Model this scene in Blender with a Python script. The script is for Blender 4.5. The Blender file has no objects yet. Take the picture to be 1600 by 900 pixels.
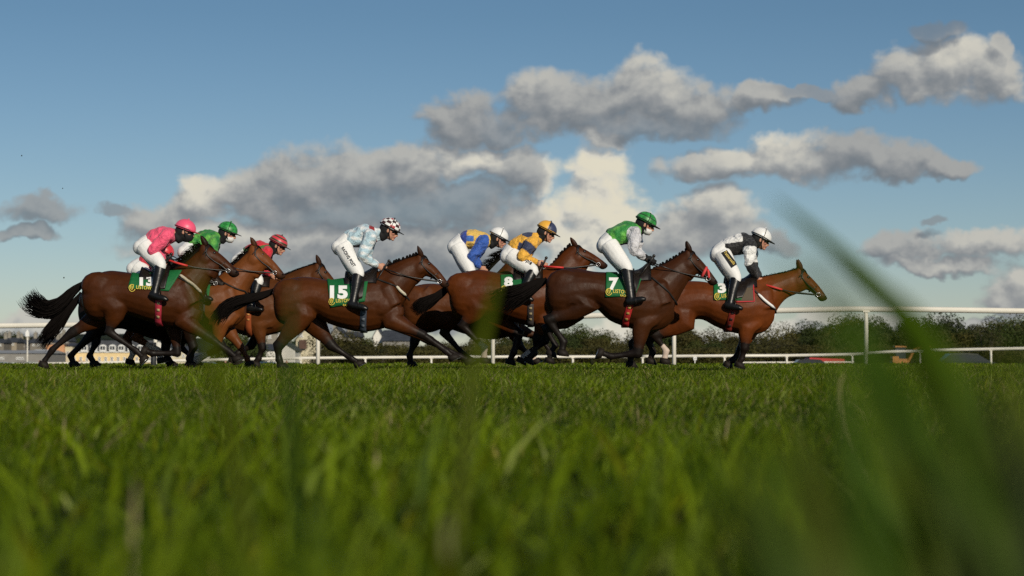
import bpy, math, random
import numpy as np
from mathutils import Vector, Matrix
from mathutils.bvhtree import BVHTree
random.seed(7); rng = np.random.default_rng(7)
S = bpy.context.scene
COL = S.collection
# ------------------------------------------------------------------ camera
F_PX, HOR, CAMZ = 3111.0, 560.0, 0.27
PITCH = math.atan((HOR-450)/F_PX)
cam_d = bpy.data.cameras.new('camera'); cam = bpy.data.objects.new('camera', cam_d); COL.objects.link(cam)
cam_d.sensor_width = 36.0; cam_d.lens = 36.0*F_PX/1600.0
cam_d.clip_start = 0.05; cam_d.clip_end = 6000
cam.location = (0, 0, CAMZ); cam.rotation_euler = (math.radians(90)+PITCH, 0, 0)
cam_d.dof.use_dof = True; cam_d.dof.focus_distance = 23.4; cam_d.dof.aperture_fstop = 3.4
S.camera = cam
S.view_settings.view_transform = 'Standard'; S.view_settings.look = 'None'
S.view_settings.exposure = -0.35; S.view_settings.gamma = 1.0
S.cycles.use_denoising = False
S.cycles.max_bounces = 6; S.cycles.transparent_max_bounces = 8
S.cycles.sample_clamp_indirect = 6
# ------------------------------------------------------------------ sun and sky
SUN_EL, SUN_AZ = math.radians(24), math.radians(180-24)     # azimuth from +Y clockwise (towards +X): behind the camera, to the right
sd = Vector((math.sin(SUN_AZ)*math.cos(SUN_EL), math.cos(SUN_AZ)*math.cos(SUN_EL), math.sin(SUN_EL)))
sl = bpy.data.lights.new('sun', 'SUN'); sl.energy = 4.6; sl.angle = math.radians(0.5); sl.color = (1.0, 0.90, 0.74)
so = bpy.data.objects.new('sun', sl); COL.objects.link(so)
so.rotation_euler = sd.to_track_quat('Z', 'Y').to_euler(); so.location = (20, -40, 20)
W = bpy.data.worlds.new('World'); S.world = W; W.use_nodes = True
nt = W.node_tree; nt.nodes.clear()
SKY_STR = 0.078
class NB:                       # tiny node-building helper
    def __init__(s, nt): s.nt = nt
    def n(s, t, **k):
        o = s.nt.nodes.new(t)
        for a, b in k.items(): setattr(o, a, b)
        return o
    def put(s, sock, v):
        if isinstance(v, bpy.types.NodeSocket): s.nt.links.new(v, sock)
        else: sock.default_value = v
    def m(s, op, a, b=0.0, c=0.0, clamp=False):
        o = s.n('ShaderNodeMath', operation=op, use_clamp=clamp)
        s.put(o.inputs[0], a); s.put(o.inputs[1], b); s.put(o.inputs[2], c); return o.outputs[0]
    def v(s, op, a, b=(0, 0, 0), c=None):
        o = s.n('ShaderNodeVectorMath', operation=op)
        s.put(o.inputs[0], a)
        if op == 'SCALE': s.put(o.inputs[3], b)
        else: s.put(o.inputs[1], b)
        if c is not None: s.put(o.inputs[2], c)
        return o.outputs[1] if op in ('DOT_PRODUCT', 'LENGTH') else o.outputs[0]
    def mr(s, v, a, b, c, d, t='LINEAR'):
        o = s.n('ShaderNodeMapRange', interpolation_type=t)
        s.put(o.inputs[0], v)
        for i, q in enumerate((a, b, c, d)): s.put(o.inputs[1+i], q)
        return o.outputs[0]
    def noise(s, vec, scale, detail=2, rough=.5, dist=0.0, dim='3D', w=0):
        o = s.n('ShaderNodeTexNoise', noise_dimensions=dim)
        if vec is not None: s.put(o.inputs['Vector'], vec)
        o.inputs['Scale'].default_value = scale; o.inputs['Detail'].default_value = detail
        o.inputs['Roughness'].default_value = rough; o.inputs['Distortion'].default_value = dist
        return o
    def mixc(s, f, a, b, mode='MIX'):
        o = s.n('ShaderNodeMix', data_type='RGBA', blend_type=mode)
        s.put(o.inputs[0], f); s.put(o.inputs[6], a); s.put(o.inputs[7], b); return o.outputs[2]
def c4(c): return (c[0], c[1], c[2], 1.0)
BLOBS = [  # cx, cy, rx, ry, brightness : cloud masses by their bearing and height in the sky
 (722,185,66,42,.52),(775,195,50,28,.4),(860,165,70,52,.66),(930,165,80,50,.5),(1010,140,75,52,.74),(1075,165,82,48,.55),(1000,195,150,28,.38),
 (1185,163,62,25,.6),(1345,160,50,28,.5),(1265,152,62,11,.36),(1415,130,55,42,.62),(1490,122,78,52,.82),(1550,140,55,45,.66),(1565,95,22,26,.6),(1470,62,45,18,.22),
 (1095,268,75,26,.62),(1160,256,80,32,.8),(1225,248,75,36,.86),(1310,250,90,38,.5),(1400,258,95,28,.5),(1475,263,60,20,.5),
 (930,262,58,50,1.5),(930,320,75,60,1.6),(915,385,72,55,1.35),(985,350,50,45,.75),
 (250,345,60,35,.62),(320,315,62,38,1.0),(400,305,75,45,.62),(470,290,80,50,.6),(560,270,90,58,.62),(640,262,70,48,.6),(730,245,62,36,.98),(815,262,60,42,.6),
 (520,325,170,42,.34),(700,320,150,42,.36),(370,380,170,42,.8),(560,385,190,48,.62),(720,395,150,60,.55),(830,350,80,45,.75),
 (500,450,260,45,.5),(640,480,260,40,.6),(1125,335,70,42,.8),(1060,365,60,52,.7),(1140,375,80,35,.6),(1200,390,55,22,.4),
 (1410,385,70,28,.55),(1540,382,70,26,.7),(1470,415,100,16,.66),(1600,455,60,40,.7),
 (62,340,60,26,.42),(45,382,58,15,.42),(180,332,38,12,.3),
 (1270,520,240,26,.8),(960,535,150,34,1.05),(80,520,180,26,.7),(1500,520,160,22,.55),(1460,345,16,10,.3),
]
gcl = bpy.data.node_groups.new('cloud_field', 'ShaderNodeTree')
gcl.interface.new_socket('P', in_out='INPUT', socket_type='NodeSocketVector')
gcl.interface.new_socket('F', in_out='OUTPUT', socket_type='NodeSocketFloat')
gcl.interface.new_socket('B', in_out='OUTPUT', socket_type='NodeSocketFloat')
b = NB(gcl); gi = b.n('NodeGroupInput'); go = b.n('NodeGroupOutput')
P0 = gi.outputs[0]
wn = b.noise(P0, 0.9, 3, .55)
warp = b.v('SCALE', b.v('SUBTRACT', wn.outputs['Color'], (.5, .5, .5)), 0.85)
wn2 = b.noise(P0, 3.4, 3, .6)
warp2 = b.v('SCALE', b.v('SUBTRACT', wn2.outputs['Color'], (.5, .5, .5)), 0.28)
Pw = b.v('ADD', b.v('ADD', P0, warp), warp2)
Fm = None; Bs = None; Ws = None
for (cx, cy, rx, ry, br) in BLOBS:
    u0 = math.atan((cx-800)/F_PX)*F_PX/100; v0 = (560-cy)/100
    d = b.v('MULTIPLY', b.v('SUBTRACT', Pw, (u0, v0, 0)), (100/rx, 100/ry, 0))
    dd = b.v('DOT_PRODUCT', d, d)
    f = b.m('MULTIPLY_ADD', dd, -1.0, 1.0)
    w = b.m('MULTIPLY', b.m('POWER', b.m('MAXIMUM', b.m('MULTIPLY_ADD', dd, -0.45, 1.0), 0.0001), 3.0), 14.0 if br > 1.2 else 1.0)
    Fm = f if Fm is None else b.m('SMOOTH_MAX', Fm, f, 0.35)
    Bs = b.m('MULTIPLY', w, br) if Bs is None else b.m('MULTIPLY_ADD', w, br, Bs)
    Ws = w if Ws is None else b.m('ADD', Ws, w)
fn = b.noise(b.v('MULTIPLY', P0, (1.0, 1.35, 1)), 1.7, 9, .53, .25).outputs[0]
fm = b.mr(fn, .3, .7, -.75, .75)
F = b.m('ADD', b.m('MAXIMUM', Fm, -1.2), b.m('MULTIPLY', fm, .50))
b.put(go.inputs[0], F); b.put(go.inputs[1], b.m('DIVIDE', Bs, b.m('ADD', Ws, .0005)))
b = NB(nt)
tc = b.n('ShaderNodeTexCoord'); sp = b.n('ShaderNodeSeparateXYZ'); b.put(sp.inputs[0], tc.outputs['Generated'])
az = b.m('ARCTAN2', sp.outputs[0], sp.outputs[1]); el = b.m('ARCSINE', sp.outputs[2])
cb = b.n('ShaderNodeCombineXYZ')
b.put(cb.inputs[0], b.m('MULTIPLY', az, F_PX/100)); b.put(cb.inputs[1], b.m('MULTIPLY', el, F_PX/100)); cb.inputs[2].default_value = 0
g1 = b.n('ShaderNodeGroup', node_tree=gcl); b.put(g1.inputs[0], cb.outputs[0])
g2 = b.n('ShaderNodeGroup', node_tree=gcl); b.put(g2.inputs[0], b.v('ADD', cb.outputs[0], (.10, .20, 0)))
cov = b.mr(g1.outputs[0], -.36, .60, 0, 1, 'SMOOTHSTEP')
rel = b.m('SUBTRACT', g1.outputs[0], g2.outputs[0])                 # positive on the side turned to the sun
shade = b.mr(rel, -.75, .9, 0, 1, 'SMOOTHSTEP')
fine = b.noise(cb.outputs[0], 5.5, 6, .55).outputs[0]
shade = b.m('ADD', shade, b.mr(fine, .3, .7, -.10, .10), clamp=True)
bri = b.m('MULTIPLY', g1.outputs[1], b.m('MULTIPLY_ADD', shade, 1.05, .52))
bri = b.m('MULTIPLY', bri, CLOUD_GAIN := 1.0)
ramp = b.n('ShaderNodeValToRGB'); b.put(ramp.inputs[0], b.m('MULTIPLY', bri, .5))
cr = ramp.color_ramp; cr.elements[0].position = 0.0; cr.elements[0].color = (.21, .245, .28, 1)
cr.elements[1].position = 1.0; cr.elements[1].color = (1.0, .93, .74, 1)
for p, c in ((.15, (.24, .27, .30)), (.30, (.38, .395, .405)), (.46, (.58, .58, .55)), (.68, (.90, .86, .74))):
    e = cr.elements.new(p); e.color = c4(c)
sky = b.n('ShaderNodeTexSky', sky_type='NISHITA'); sky.sun_disc = False
sky.sun_elevation = SUN_EL; sky.sun_rotation = SUN_AZ; sky.altitude = 50; sky.air_density = 1.0; sky.dust_density = .15; sky.ozone_density = 2.6
skyc = b.mixc(1.0, sky.outputs[0], b.mixc(b.mr(sp.outputs[2], 0, .17, 0, 1), (.92, .98, 1.14, 1), (.64, .78, .87, 1)), 'MULTIPLY')
CL = .95
cl = b.v('SCALE', ramp.outputs[0], CL/SKY_STR)
below = b.mr(sp.outputs[2], -.004, .0, 0, 1)
mx = b.mixc(b.m('MULTIPLY', cov, b.m('MULTIPLY', below, b.mr(g1.outputs[1], .2, .5, .55, .97))), skyc, cl)
bg = b.n('ShaderNodeBackground'); b.put(bg.inputs[0], mx); bg.inputs[1].default_value = SKY_STR
ow = b.n('ShaderNodeOutputWorld'); nt.links.new(bg.outputs[0], ow.inputs[0])
W.cycles.sampling_method = 'MANUAL'; W.cycles.sample_map_resolution = 512
# ------------------------------------------------------------------ helpers
_t = math.tan(PITCH); _c, _s = math.cos(PITCH), math.sin(PITCH)
def ray(px, py):
    X = (px-800)/F_PX; Y = (450-py)/F_PX
    return Vector((X, _c - Y*_s, _s + Y*_c))
def P(px, py, D):                      # the point at distance D that is seen at this place of the photograph
    r = ray(px, py); k = D/r.y
    return Vector((r.x*k, D, CAMZ + r.z*k))
def PPM(D): return F_PX/D
GZ0 = .098
def ground_z(y):
    def ss(a, b_, x):
        t = min(1, max(0, (x-a)/(b_-a))); return t*t*(3-2*t)
    return GZ0*ss(0, 20, y) - 1.05*ss(55, 108, y) - 2.1*ss(105, 250, y) - 1.5*ss(250, 430, y)
def meta(o, label=None, cat=None, group=None, kind=None):
    if label: o['label'] = label
    if cat: o['category'] = cat
    if group: o['group'] = group
    if kind: o['kind'] = kind
    return o
def empty(name, loc, label, cat, group=None):
    o = bpy.data.objects.new(name, None); COL.objects.link(o); o.location = loc; o.empty_display_size = .2
    return meta(o, label, cat, group)
def origin_of(o):
    v = Vector((0, 0, 0))
    while o is not None: v += Vector(o.location); o = o.parent
    return v
def obj(name, V, Fc, mat, parent=None, smooth=True, vcol=None, fcol=None, loc=None):
    """one mesh object from world-space vertices; vcol = colour per vertex, fcol = colour per face"""
    V = np.asarray(V, dtype=np.float64).reshape(-1, 3)
    org = np.array(origin_of(parent)) if parent is not None else np.zeros(3)
    if loc is not None: org = org + np.array(loc) if parent is not None else np.array(loc)
    me = bpy.data.meshes.new(name); me.from_pydata((V-org).tolist(), [], [tuple(int(i) for i in f) for f in Fc])
    me.materials.append(mat)
    if smooth: me.polygons.foreach_set('use_smooth', [True]*len(me.polygons))
    if vcol is not None:
        a = me.color_attributes.new('Col', 'FLOAT_COLOR', 'POINT')
        c = np.ones((len(V), 4), dtype=np.float32); c[:, :3] = vcol; a.data.foreach_set('color', c.ravel())
    if fcol is not None:
        a = me.color_attributes.new('Col', 'FLOAT_COLOR', 'CORNER')
        n = np.array([len(f) for f in Fc]); c = np.ones((n.sum(), 4), dtype=np.float32); c[:, :3] = np.repeat(np.asarray(fcol), n, axis=0)
        a.data.foreach_set('color', c.ravel())
    me.update()
    o = bpy.data.objects.new(name, me); COL.objects.link(o)
    if parent is not None: o.parent = parent
    if loc is not None: o.location = loc
    return o
class MB:
    def __init__(s): s.V = []; s.F = []; s.C = []
    def add(s, V, F, col=None):
        k = len(s.V); s.V += [tuple(v) for v in V]; s.F += [tuple(i+k for i in f) for f in F]
        s.C += [col if col is not None else (.5, .5, .5)]*len(F); return s
    def box(s, c, d, col=None, rz=0.0, ry=0.0):
        hx, hy, hz = d[0]/2, d[1]/2, d[2]/2
        R = Matrix.Rotation(rz, 3, 'Z') @ Matrix.Rotation(ry, 3, 'Y')
        V = [Vector(c) + R @ Vector((x, y, z)) for x in (-hx, hx) for y in (-hy, hy) for z in (-hz, hz)]
        return s.add(V, [(0, 1, 3, 2), (4, 6, 7, 5), (0, 4, 5, 1), (2, 3, 7, 6), (0, 2, 6, 4), (1, 5, 7, 3)], col)
    def tube(s, pts, r, n=8, flat=1.0, col=None):
        V, F = tube(pts, r, r if flat == 1.0 else [q*flat for q in (r if isinstance(r, (list, tuple)) else [r]*len(pts))], n); return s.add(V, F, col)
    def prism(s, poly, y0, y1, col=None):   # polygon in x,z pushed along y
        n = len(poly); V = [(x, y0, z) for x, z in poly] + [(x, y1, z) for x, z in poly]
        F = [tuple(range(n))[::-1], tuple(range(n, 2*n))] + [(i, (i+1) % n, (i+1) % n+n, i+n) for i in range(n)]
        return s.add(V, F, col)
    def obj(s, name, mat, parent=None, smooth=False, usecol=False, loc=None):
        return obj(name, s.V, s.F, mat, parent, smooth, fcol=s.C if usecol else None, loc=loc)
def tube(pts, rp, ry, n=12, side=Vector((0, 1, 0)), perps=None):
    """swept ellipse: rp = radius in the plane of the path, ry = sideways radius; closed with caps"""
    pts = [Vector(p) for p in pts]; m = len(pts)
    if not hasattr(rp, '__len__'): rp = [rp]*m
    if not hasattr(ry, '__len__'): ry = [ry]*m
    V = []; prev = None
    for i in range(m):
        T = (pts[min(i+1, m-1)] - pts[max(i-1, 0)])
        T = T.normalized() if T.length > 1e-9 else Vector((1, 0, 0))
        if perps is not None: Nn = perps[i]; B = side
        else:
            B = side - T*side.dot(T)
            if B.length < .25: B = prev if prev is not None else Vector((1, 0, 0)); B = B - T*B.dot(T)
            B.normalize(); Nn = T.cross(B)
            if prev is not None and B.dot(prev) < 0: B = -B; Nn = -Nn
            prev = B
        for k in range(n):
            a = 2*math.pi*k/n
            V.append(pts[i] + Nn*(rp[i]*math.cos(a)) + B*(ry[i]*math.sin(a)))
    F = []
    for i in range(m-1):
        for k in range(n):
            F.append((i*n+k, i*n+(k+1) % n, (i+1)*n+(k+1) % n, (i+1)*n+k))
    F.append(tuple(range(n))[::-1]); F.append(tuple(range((m-1)*n, m*n)))
    return V, F
def cr(vals, sub=4):                    # Catmull-Rom through a list of Vectors or floats
    out = []; n = len(vals)
    for i in range(n-1):
        p0, p1, p2, p3 = vals[max(i-1, 0)], vals[i], vals[i+1], vals[min(i+2, n-1)]
        for k in range(sub):
            t = k/sub
            out.append(p1 + (p2-p0)*(.5*t) + (p0*2 - p1*5 + p2*4 - p3)*(.5*t*t) + (p1*3 - p0 - p2*3 + p3)*(.5*t**3))
    out.append(vals[-1]); return out
def lin(vals, sub=4):
    out = []
    for i in range(len(vals)-1):
        for k in range(sub): out.append(vals[i] + (vals[i+1]-vals[i])*(k/sub))
    out.append(vals[-1]); return out
def ellipsoid(c, r, n=14, m=9, rot=None):
    V = []; F = []
    for j in range(m+1):
        th = math.pi*j/m
        for i in range(n):
            a = 2*math.pi*i/n
            q = Vector((r[0]*math.sin(th)*math.cos(a), r[1]*math.sin(th)*math.sin(a), r[2]*math.cos(th)))
            V.append(Vector(c) + (rot @ q if rot else q))
    for j in range(m):
        for i in range(n): F.append((j*n+i, (j+1)*n+i, (j+1)*n+(i+1) % n, j*n+(i+1) % n))
    return V, F
def fuse(mb, voxel, smooth=5):
    """melt overlapping shapes into one continuous skin; returns vertex and face arrays"""
    me = bpy.data.meshes.new('t'); me.from_pydata([tuple(v) for v in mb.V], [], mb.F); me.update()
    o = bpy.data.objects.new('t', me); COL.objects.link(o)
    r = o.modifiers.new('r', 'REMESH'); r.mode = 'VOXEL'; r.voxel_size = voxel
    s = o.modifiers.new('s', 'SMOOTH'); s.factor = .5; s.iterations = smooth
    dg = bpy.context.evaluated_depsgraph_get(); dg.update()
    ev = o.evaluated_get(dg); m2 = ev.to_mesh()
    V = np.empty(len(m2.vertices)*3); m2.vertices.foreach_get('co', V); V = V.reshape(-1, 3)
    F = [tuple(p.vertices) for p in m2.polygons]
    ev.to_mesh_clear(); bpy.data.objects.remove(o); bpy.data.meshes.remove(me)
    return V, F
def vnormals(V, F):
    F = np.array([f if len(f) == 4 else (f[0], f[1], f[2], f[2]) for f in F])
    n = np.cross(V[F[:, 2]]-V[F[:, 0]], V[F[:, 3]]-V[F[:, 1]]); N = np.zeros_like(V)
    for k in range(4): np.add.at(N, F[:, k], n)
    return N/np.maximum(np.linalg.norm(N, axis=1, keepdims=True), 1e-12)
def wob(V, freq, seed, k=7):            # smooth pseudo-noise in -1..1
    r = np.random.default_rng(seed); out = np.zeros(len(V))
    for i in range(k):
        d = r.normal(size=3); d /= np.linalg.norm(d); out += np.sin(V@d*freq*r.uniform(.6, 1.6)+r.uniform(0, 6.28))
    return out/math.sqrt(k)/1.2
def seg_dist(V, a, b_):
    a = np.array(a); b_ = np.array(b_); ab = b_-a
    t = np.clip(((V-a)@ab)/max(ab@ab, 1e-12), 0, 1)
    return np.linalg.norm(V-(a+t[:, None]*ab), axis=1), t
# ------------------------------------------------------------------ materials
def mat(name, col=(.5, .5, .5), rough=.6, spec=.5, vc=False, bump=None, var=0.0, metal=0.0, sheen=0.0, coat=0.0, var_scale=4.0, trans=0.0, rvar=0.0):
    m = bpy.data.materials.new(name); m.use_nodes = True; t = m.node_tree; q = NB(t)
    bs = t.nodes['Principled BSDF']; bs.inputs['Roughness'].default_value = rough
    bs.inputs['Specular IOR Level'].default_value = spec; bs.inputs['Metallic'].default_value = metal
    bs.inputs['Sheen Weight'].default_value = sheen; bs.inputs['Coat Weight'].default_value = coat
    tcn = q.n('ShaderNodeTexCoord').outputs['Object']
    if vc:
        a = q.n('ShaderNodeAttribute'); a.attribute_name = 'Col'; base = a.outputs['Color']
    else:
        rgb = q.n('ShaderNodeRGB'); rgb.outputs[0].default_value = c4(col); base = rgb.outputs[0]
    if var:
        nz = q.noise(tcn, var_scale, 5, .6).outputs[0]
        base = q.mixc(1.0, base, q.n('ShaderNodeCombineColor').outputs[0], 'MULTIPLY') if False else q.v('SCALE', base, q.mr(nz, .3, .7, 1-var, 1+var))
    q.put(bs.inputs['Base Color'], base)
    if rvar:
        q.put(bs.inputs['Roughness'], q.mr(q.noise(tcn, 9, 4, .6).outputs[0], .3, .7, rough-rvar, rough+rvar))
    if bump:
        last = None
        for (sc, st, di) in bump:
            bn = q.n('ShaderNodeBump'); bn.inputs['Strength'].default_value = st; bn.inputs['Distance'].default_value = di
            q.put(bn.inputs['Height'], q.noise(tcn, sc, 4, .55).outputs[0])
            if last is not None: q.put(bn.inputs['Normal'], last)
            last = bn.outputs[0]
        q.put(bs.inputs['Normal'], last)
    return m
M_coat = mat('horse_coat', vc=True, rough=.50, spec=.17, bump=[(5.5, .32, .035), (19, .14, .008), (48, .12, .003), (260, .3, .0015)], var=.20, var_scale=6, rvar=.10)
M_hair = mat('horse_hair', (.006, .0045, .004), .8, .06)
M_hoof = mat('hoof_horn', (.016, .012, .009), .65, .2, var=.3, var_scale=30)
M_steel = mat('bright_steel', (.55, .55, .55), .3, .5, metal=.9)
M_eye = mat('eye', (.006, .004, .003), .3, .4)
M_leather = mat('dark_leather', (.012, .008, .006), .4, .5, var=.3, var_scale=25)
M_cloth = mat('saddle_cloth', (.006, .115, .03), .65, .35, var=.12, var_scale=14, bump=[(14, .4, .02)])
M_white = mat('white_print', (.82, .82, .80), .6, .3)
M_yell = mat('yellow_print', (.80, .62, .10), .6, .3)
M_silk = mat('silk', vc=True, rough=.55, spec=.35, sheen=.15, bump=[(17, 1.0, .034), (52, .7, .010)], var=.14, var_scale=22)
M_breech = mat('white_breeches', (.80, .80, .78), .55, .35, bump=[(20, .45, .012), (60, .25, .004)])
M_boot = mat('polished_boot', (.008, .008, .008), .36, .4, bump=[(40, .3, .006)])
M_black = mat('black_fabric', (.012, .012, .013), .8, .3)
M_glass = mat('dark_goggles', (.01, .01, .012), .08, .7)
M_skin = mat('skin', vc=True, rough=.5, spec=.4)
M_helm = mat('cap_silk', vc=True, rough=.4, spec=.5, sheen=.2, bump=[(60, .3, .004)])
M_vc = mat('painted', vc=True, rough=.6, spec=.4, var=.1, var_scale=3)
M_strap = mat('webbing', vc=True, rough=.6, spec=.4)
M_rail = mat('white_rail', (.80, .76, .66), .45, .4, var=.06, var_scale=1.5)
# ------------------------------------------------------------------ ground, hills, turf
def build_ground():
    ys = [-400, -120, -40, -10, 0]; y = 0
    while y < 60: y += .75; ys.append(y)
    while y < 500: y += 10; ys.append(y)
    ys += [700, 1000, 1600, 2600, 4500]
    xs = [-4000, -1500, -600, -250, -120, -60] + list(np.arange(-30, 30.1, 1.0)) + [60, 120, 250, 600, 1500, 4000]
    V = []; r = np.random.default_rng(3)
    for yy in ys:
        for xx in xs:
            z = ground_z(yy)
            if 0 < yy < 60: z += .012*math.sin(xx*1.7+yy*.6)+.01*math.sin(yy*1.9-xx*.8)
            V.append((xx, yy, z))
    n = len(xs); Fc = [(j*n+i, j*n+i+1, (j+1)*n+i+1, (j+1)*n+i) for j in range(len(ys)-1) for i in range(n-1)]
    m = bpy.data.materials.new('turf_soil'); m.use_nodes = True; q = NB(m.node_tree); bs = m.node_tree.nodes['Principled BSDF']
    tcn = q.n('ShaderNodeTexCoord').outputs['Object']
    n1 = q.noise(tcn, .35, 6, .6).outputs[0]; n2 = q.noise(tcn, 9, 5, .7).outputs[0]
    c1 = q.mixc(q.mr(n1, .35, .65, 0, 1), c4((.010, .018, .004)), c4((.022, .034, .007)))
    c2 = q.mixc(q.mr(n2, .45, .75, 0, .6), c1, c4((.018, .014, .007)))
    q.put(bs.inputs['Base Color'], c2); bs.inputs['Roughness'].default_value = .95; bs.inputs['Specular IOR Level'].default_value = .1
    bn = q.n('ShaderNodeBump'); bn.inputs['Distance'].default_value = .05; q.put(bn.inputs['Height'], n2); q.put(bs.inputs['Normal'], bn.outputs[0])
    meta(obj('ground', V, Fc, m), kind='structure')
build_ground()
def build_hills():
    V = []; Fc = []; xs = np.linspace(-1400, 1400, 240); prof = []
    rows = [(760, 0.0), (840, .55), (950, .92), (1060, 1.0), (1250, .85), (1500, .3)]
    for (yy, k) in rows:
        for xx in xs:
            px = 800+F_PX*xx/1000
            h = np.interp(px, [-3500, -600, 0, 60, 200, 330, 500, 800, 1200, 1600, 2200, 5000], [4, 8, 11.5, 11, 12.5, 11, 9, 7, 7, 10, 8, 3])
            h += .9*math.sin(xx*.021)+.6*math.sin(xx*.057+1)+.4*math.sin(xx*.13+yy*.05)+.3*math.sin(xx*.31)
            V.append((xx, yy, -4.6 + (h+4.3)*k))
    n = len(xs); Fc = [(j*n+i, j*n+i+1, (j+1)*n+i+1, (j+1)*n+i) for j in range(len(rows)-1) for i in range(n-1)]
    m = mat('wooded_hillside', (.020, .026, .012), .95, .1, var=.6, var_scale=.06, bump=[(.15, 1, 3.0)])
    meta(obj('hills', V, Fc, m), kind='structure')
build_hills()
def build_grass():
    r = np.random.default_rng(11)
    bands = [(0.55, 1.6, 1300, .12, .0042), (1.6, 3, 1500, .105, .0038), (3, 6, 2600, .080, .0029), (6, 11, 4600, .066, .0021), (11, 18, 3600, .066, .0023), (18, 27, 3400, .050, .0024), (27, 42, 420, .045, .008), (42, 60, 110, .04, .020)]
    X = []; Y = []; H = []; Wd = []; tone = []
    for (y0, y1, dens, h, w) in bands:
        half = .31
        area = half*(y1**2-y0**2) + 0.8*(y1-y0)
        n = int(area*dens*.62)
        y = np.sqrt(r.uniform(y0**2, y1**2, n)); x = r.uniform(-1, 1, n)*(y*half+.4)
        X.append(x); Y.append(y); H.append(h*(.35+1.0*r.beta(1.6, 2.2, n)+(r.uniform(0, 1, n) < .06)*.5)); Wd.append(w*r.uniform(.6, 1.3, n))
    X = np.concatenate(X); Y = np.concatenate(Y); H = np.concatenate(H); Wd = np.concatenate(Wd)
    # clumps: height and tone follow slow patterns in the turf
    Q = np.stack([X, Y, 0*X], 1); cl = wob(Q, 5.0, 5); cl2 = wob(Q, 1.1, 8); cl3 = wob(Q, 17.0, 21)
    H *= 1+.42*cl+.20*cl2+.38*cl3
    H = np.clip(H, .015, .19)
    Wd = np.where(H > .09, Wd*1.1, Wd)
    n = len(X)
    # a sprinkling of long stems near the lens
    nt_ = 300
    yt = r.uniform(.75, 4.2, nt_); xt = r.uniform(-1, 1, nt_)*(yt*.28+.05)
    ht = r.uniform(.15, .235, nt_); keep = ~((xt > .02*yt) & (xt < .12*yt) & (yt < 1.6))
    X = np.concatenate([X, xt[keep]]); Y = np.concatenate([Y, yt[keep]]); H = np.concatenate([H, ht[keep]]); Wd = np.concatenate([Wd, r.uniform(.0035, .0065, keep.sum())])
    N = len(X)
    gz = np.array([GZ0*(lambda t: t*t*(3-2*t))(min(1, max(0, q/20))) for q in np.linspace(0, 55, 1101)])
    Z = np.interp(Y, np.linspace(0, 55, 1101), gz) + np.where(Y > 0, .012*np.sin(X*1.7+Y*.6)+.01*np.sin(Y*1.9-X*.8), 0) - .004
    Z = np.where(Y > 55, GZ0-1.05*((Y-55)/53)**2*3, Z)
    ang = r.uniform(0, 2*np.pi, N); lean = r.uniform(.05, 1.0, N)*H; la = r.uniform(0, 2*np.pi, N)
    lx = np.cos(la)*lean + .10*H; ly = np.sin(la)*lean
    wx = np.cos(ang)*Wd; wy = np.sin(ang)*Wd*.6
    P0 = np.stack([X, Y, Z], 1)
    def lvl(t, k):
        c = P0 + np.stack([lx*t**1.8, ly*t**1.8, H*t*(1-.18*t*t)], 1); o = np.stack([wx, wy, 0*wx], 1)*k
        return c-o, c+o
    a0, a1 = lvl(0, .8); b0, b1 = lvl(.45, 1.0); c0, c1 = lvl(.78, .62); tp, _ = lvl(1.0, 0)
    V = np.stack([a0, a1, b0, b1, c0, c1, tp], 1).reshape(-1, 3)
    base = np.arange(N)*7
    quads = np.concatenate([np.stack([base, base+1, base+3, base+2], 1), np.stack([base+2, base+3, base+5, base+4], 1)])
    tris = np.stack([base+4, base+5, base+6], 1)
    me = bpy.data.meshes.new('grass'); me.vertices.add(len(V)); me.vertices.foreach_set('co', V.ravel().astype(np.float32))
    nl = quads.size+tris.size; me.loops.add(nl); me.loops.foreach_set('vertex_index', np.concatenate([quads.ravel(), tris.ravel()]).astype(np.int32))
    npoly = len(quads)+len(tris); me.polygons.add(npoly)
    ls = np.concatenate([np.arange(len(quads))*4, quads.size+np.arange(len(tris))*3]).astype(np.int32)
    me.polygons.foreach_set('loop_start', ls)
    me.update(calc_edges=True)
    # colour of each blade: green, yellow-green, and some dead straw
    g = r.uniform(0, 1, N); c = np.empty((N, 3))
    ca, cb_ = np.array((.020, .048, .001)), np.array((.185, .262, .008))
    slow = np.where(np.arange(N) >= n, 1.2, 0.0); slow[:n] = .6*cl2+.5*cl[:n]+.3*cl3; k = np.clip(g**1.9*.9+.06+.17*slow, 0, 1)[:, None]
    c[:] = ca*(1-k)+cb_*k
    pale = r.uniform(0, 1, N) < np.where(Y > 6, .09, .02); c[pale] = np.array((.26, .31, .07))*r.uniform(.7, 1.2, (pale.sum(), 1))  # pale blades: bright highlights in the turf put in as colour
    straw = r.uniform(0, 1, N) < np.where(Y > 5, .045, .002); c[straw] = np.array((.30, .25, .12))*r.uniform(.6, 1.15, (straw.sum(), 1))
    dull = r.uniform(0, 1, N) < .10; c[dull & ~straw] *= np.array((1.15, .85, .9))
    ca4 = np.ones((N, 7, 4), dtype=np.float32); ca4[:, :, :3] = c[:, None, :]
    ca4[:, 0:2, :3] = ca4[:, 0:2, :3]*.6+np.array((.02, .02, .006))*.4  # roots painted darker, shade between blades put into the colour
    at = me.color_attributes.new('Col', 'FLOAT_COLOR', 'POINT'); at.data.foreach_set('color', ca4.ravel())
    me.materials.append(M_grass)
    o = bpy.data.objects.new('grass', me); COL.objects.link(o); meta(o, 'short green racecourse turf of countless blades', 'grass', kind='stuff')
M_grass = bpy.data.materials.new('grass_blade'); M_grass.use_nodes = True
_t = M_grass.node_tree; q = NB(_t); bs = _t.nodes['Principled BSDF']; a = q.n('ShaderNodeAttribute'); a.attribute_name = 'Col'
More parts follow.
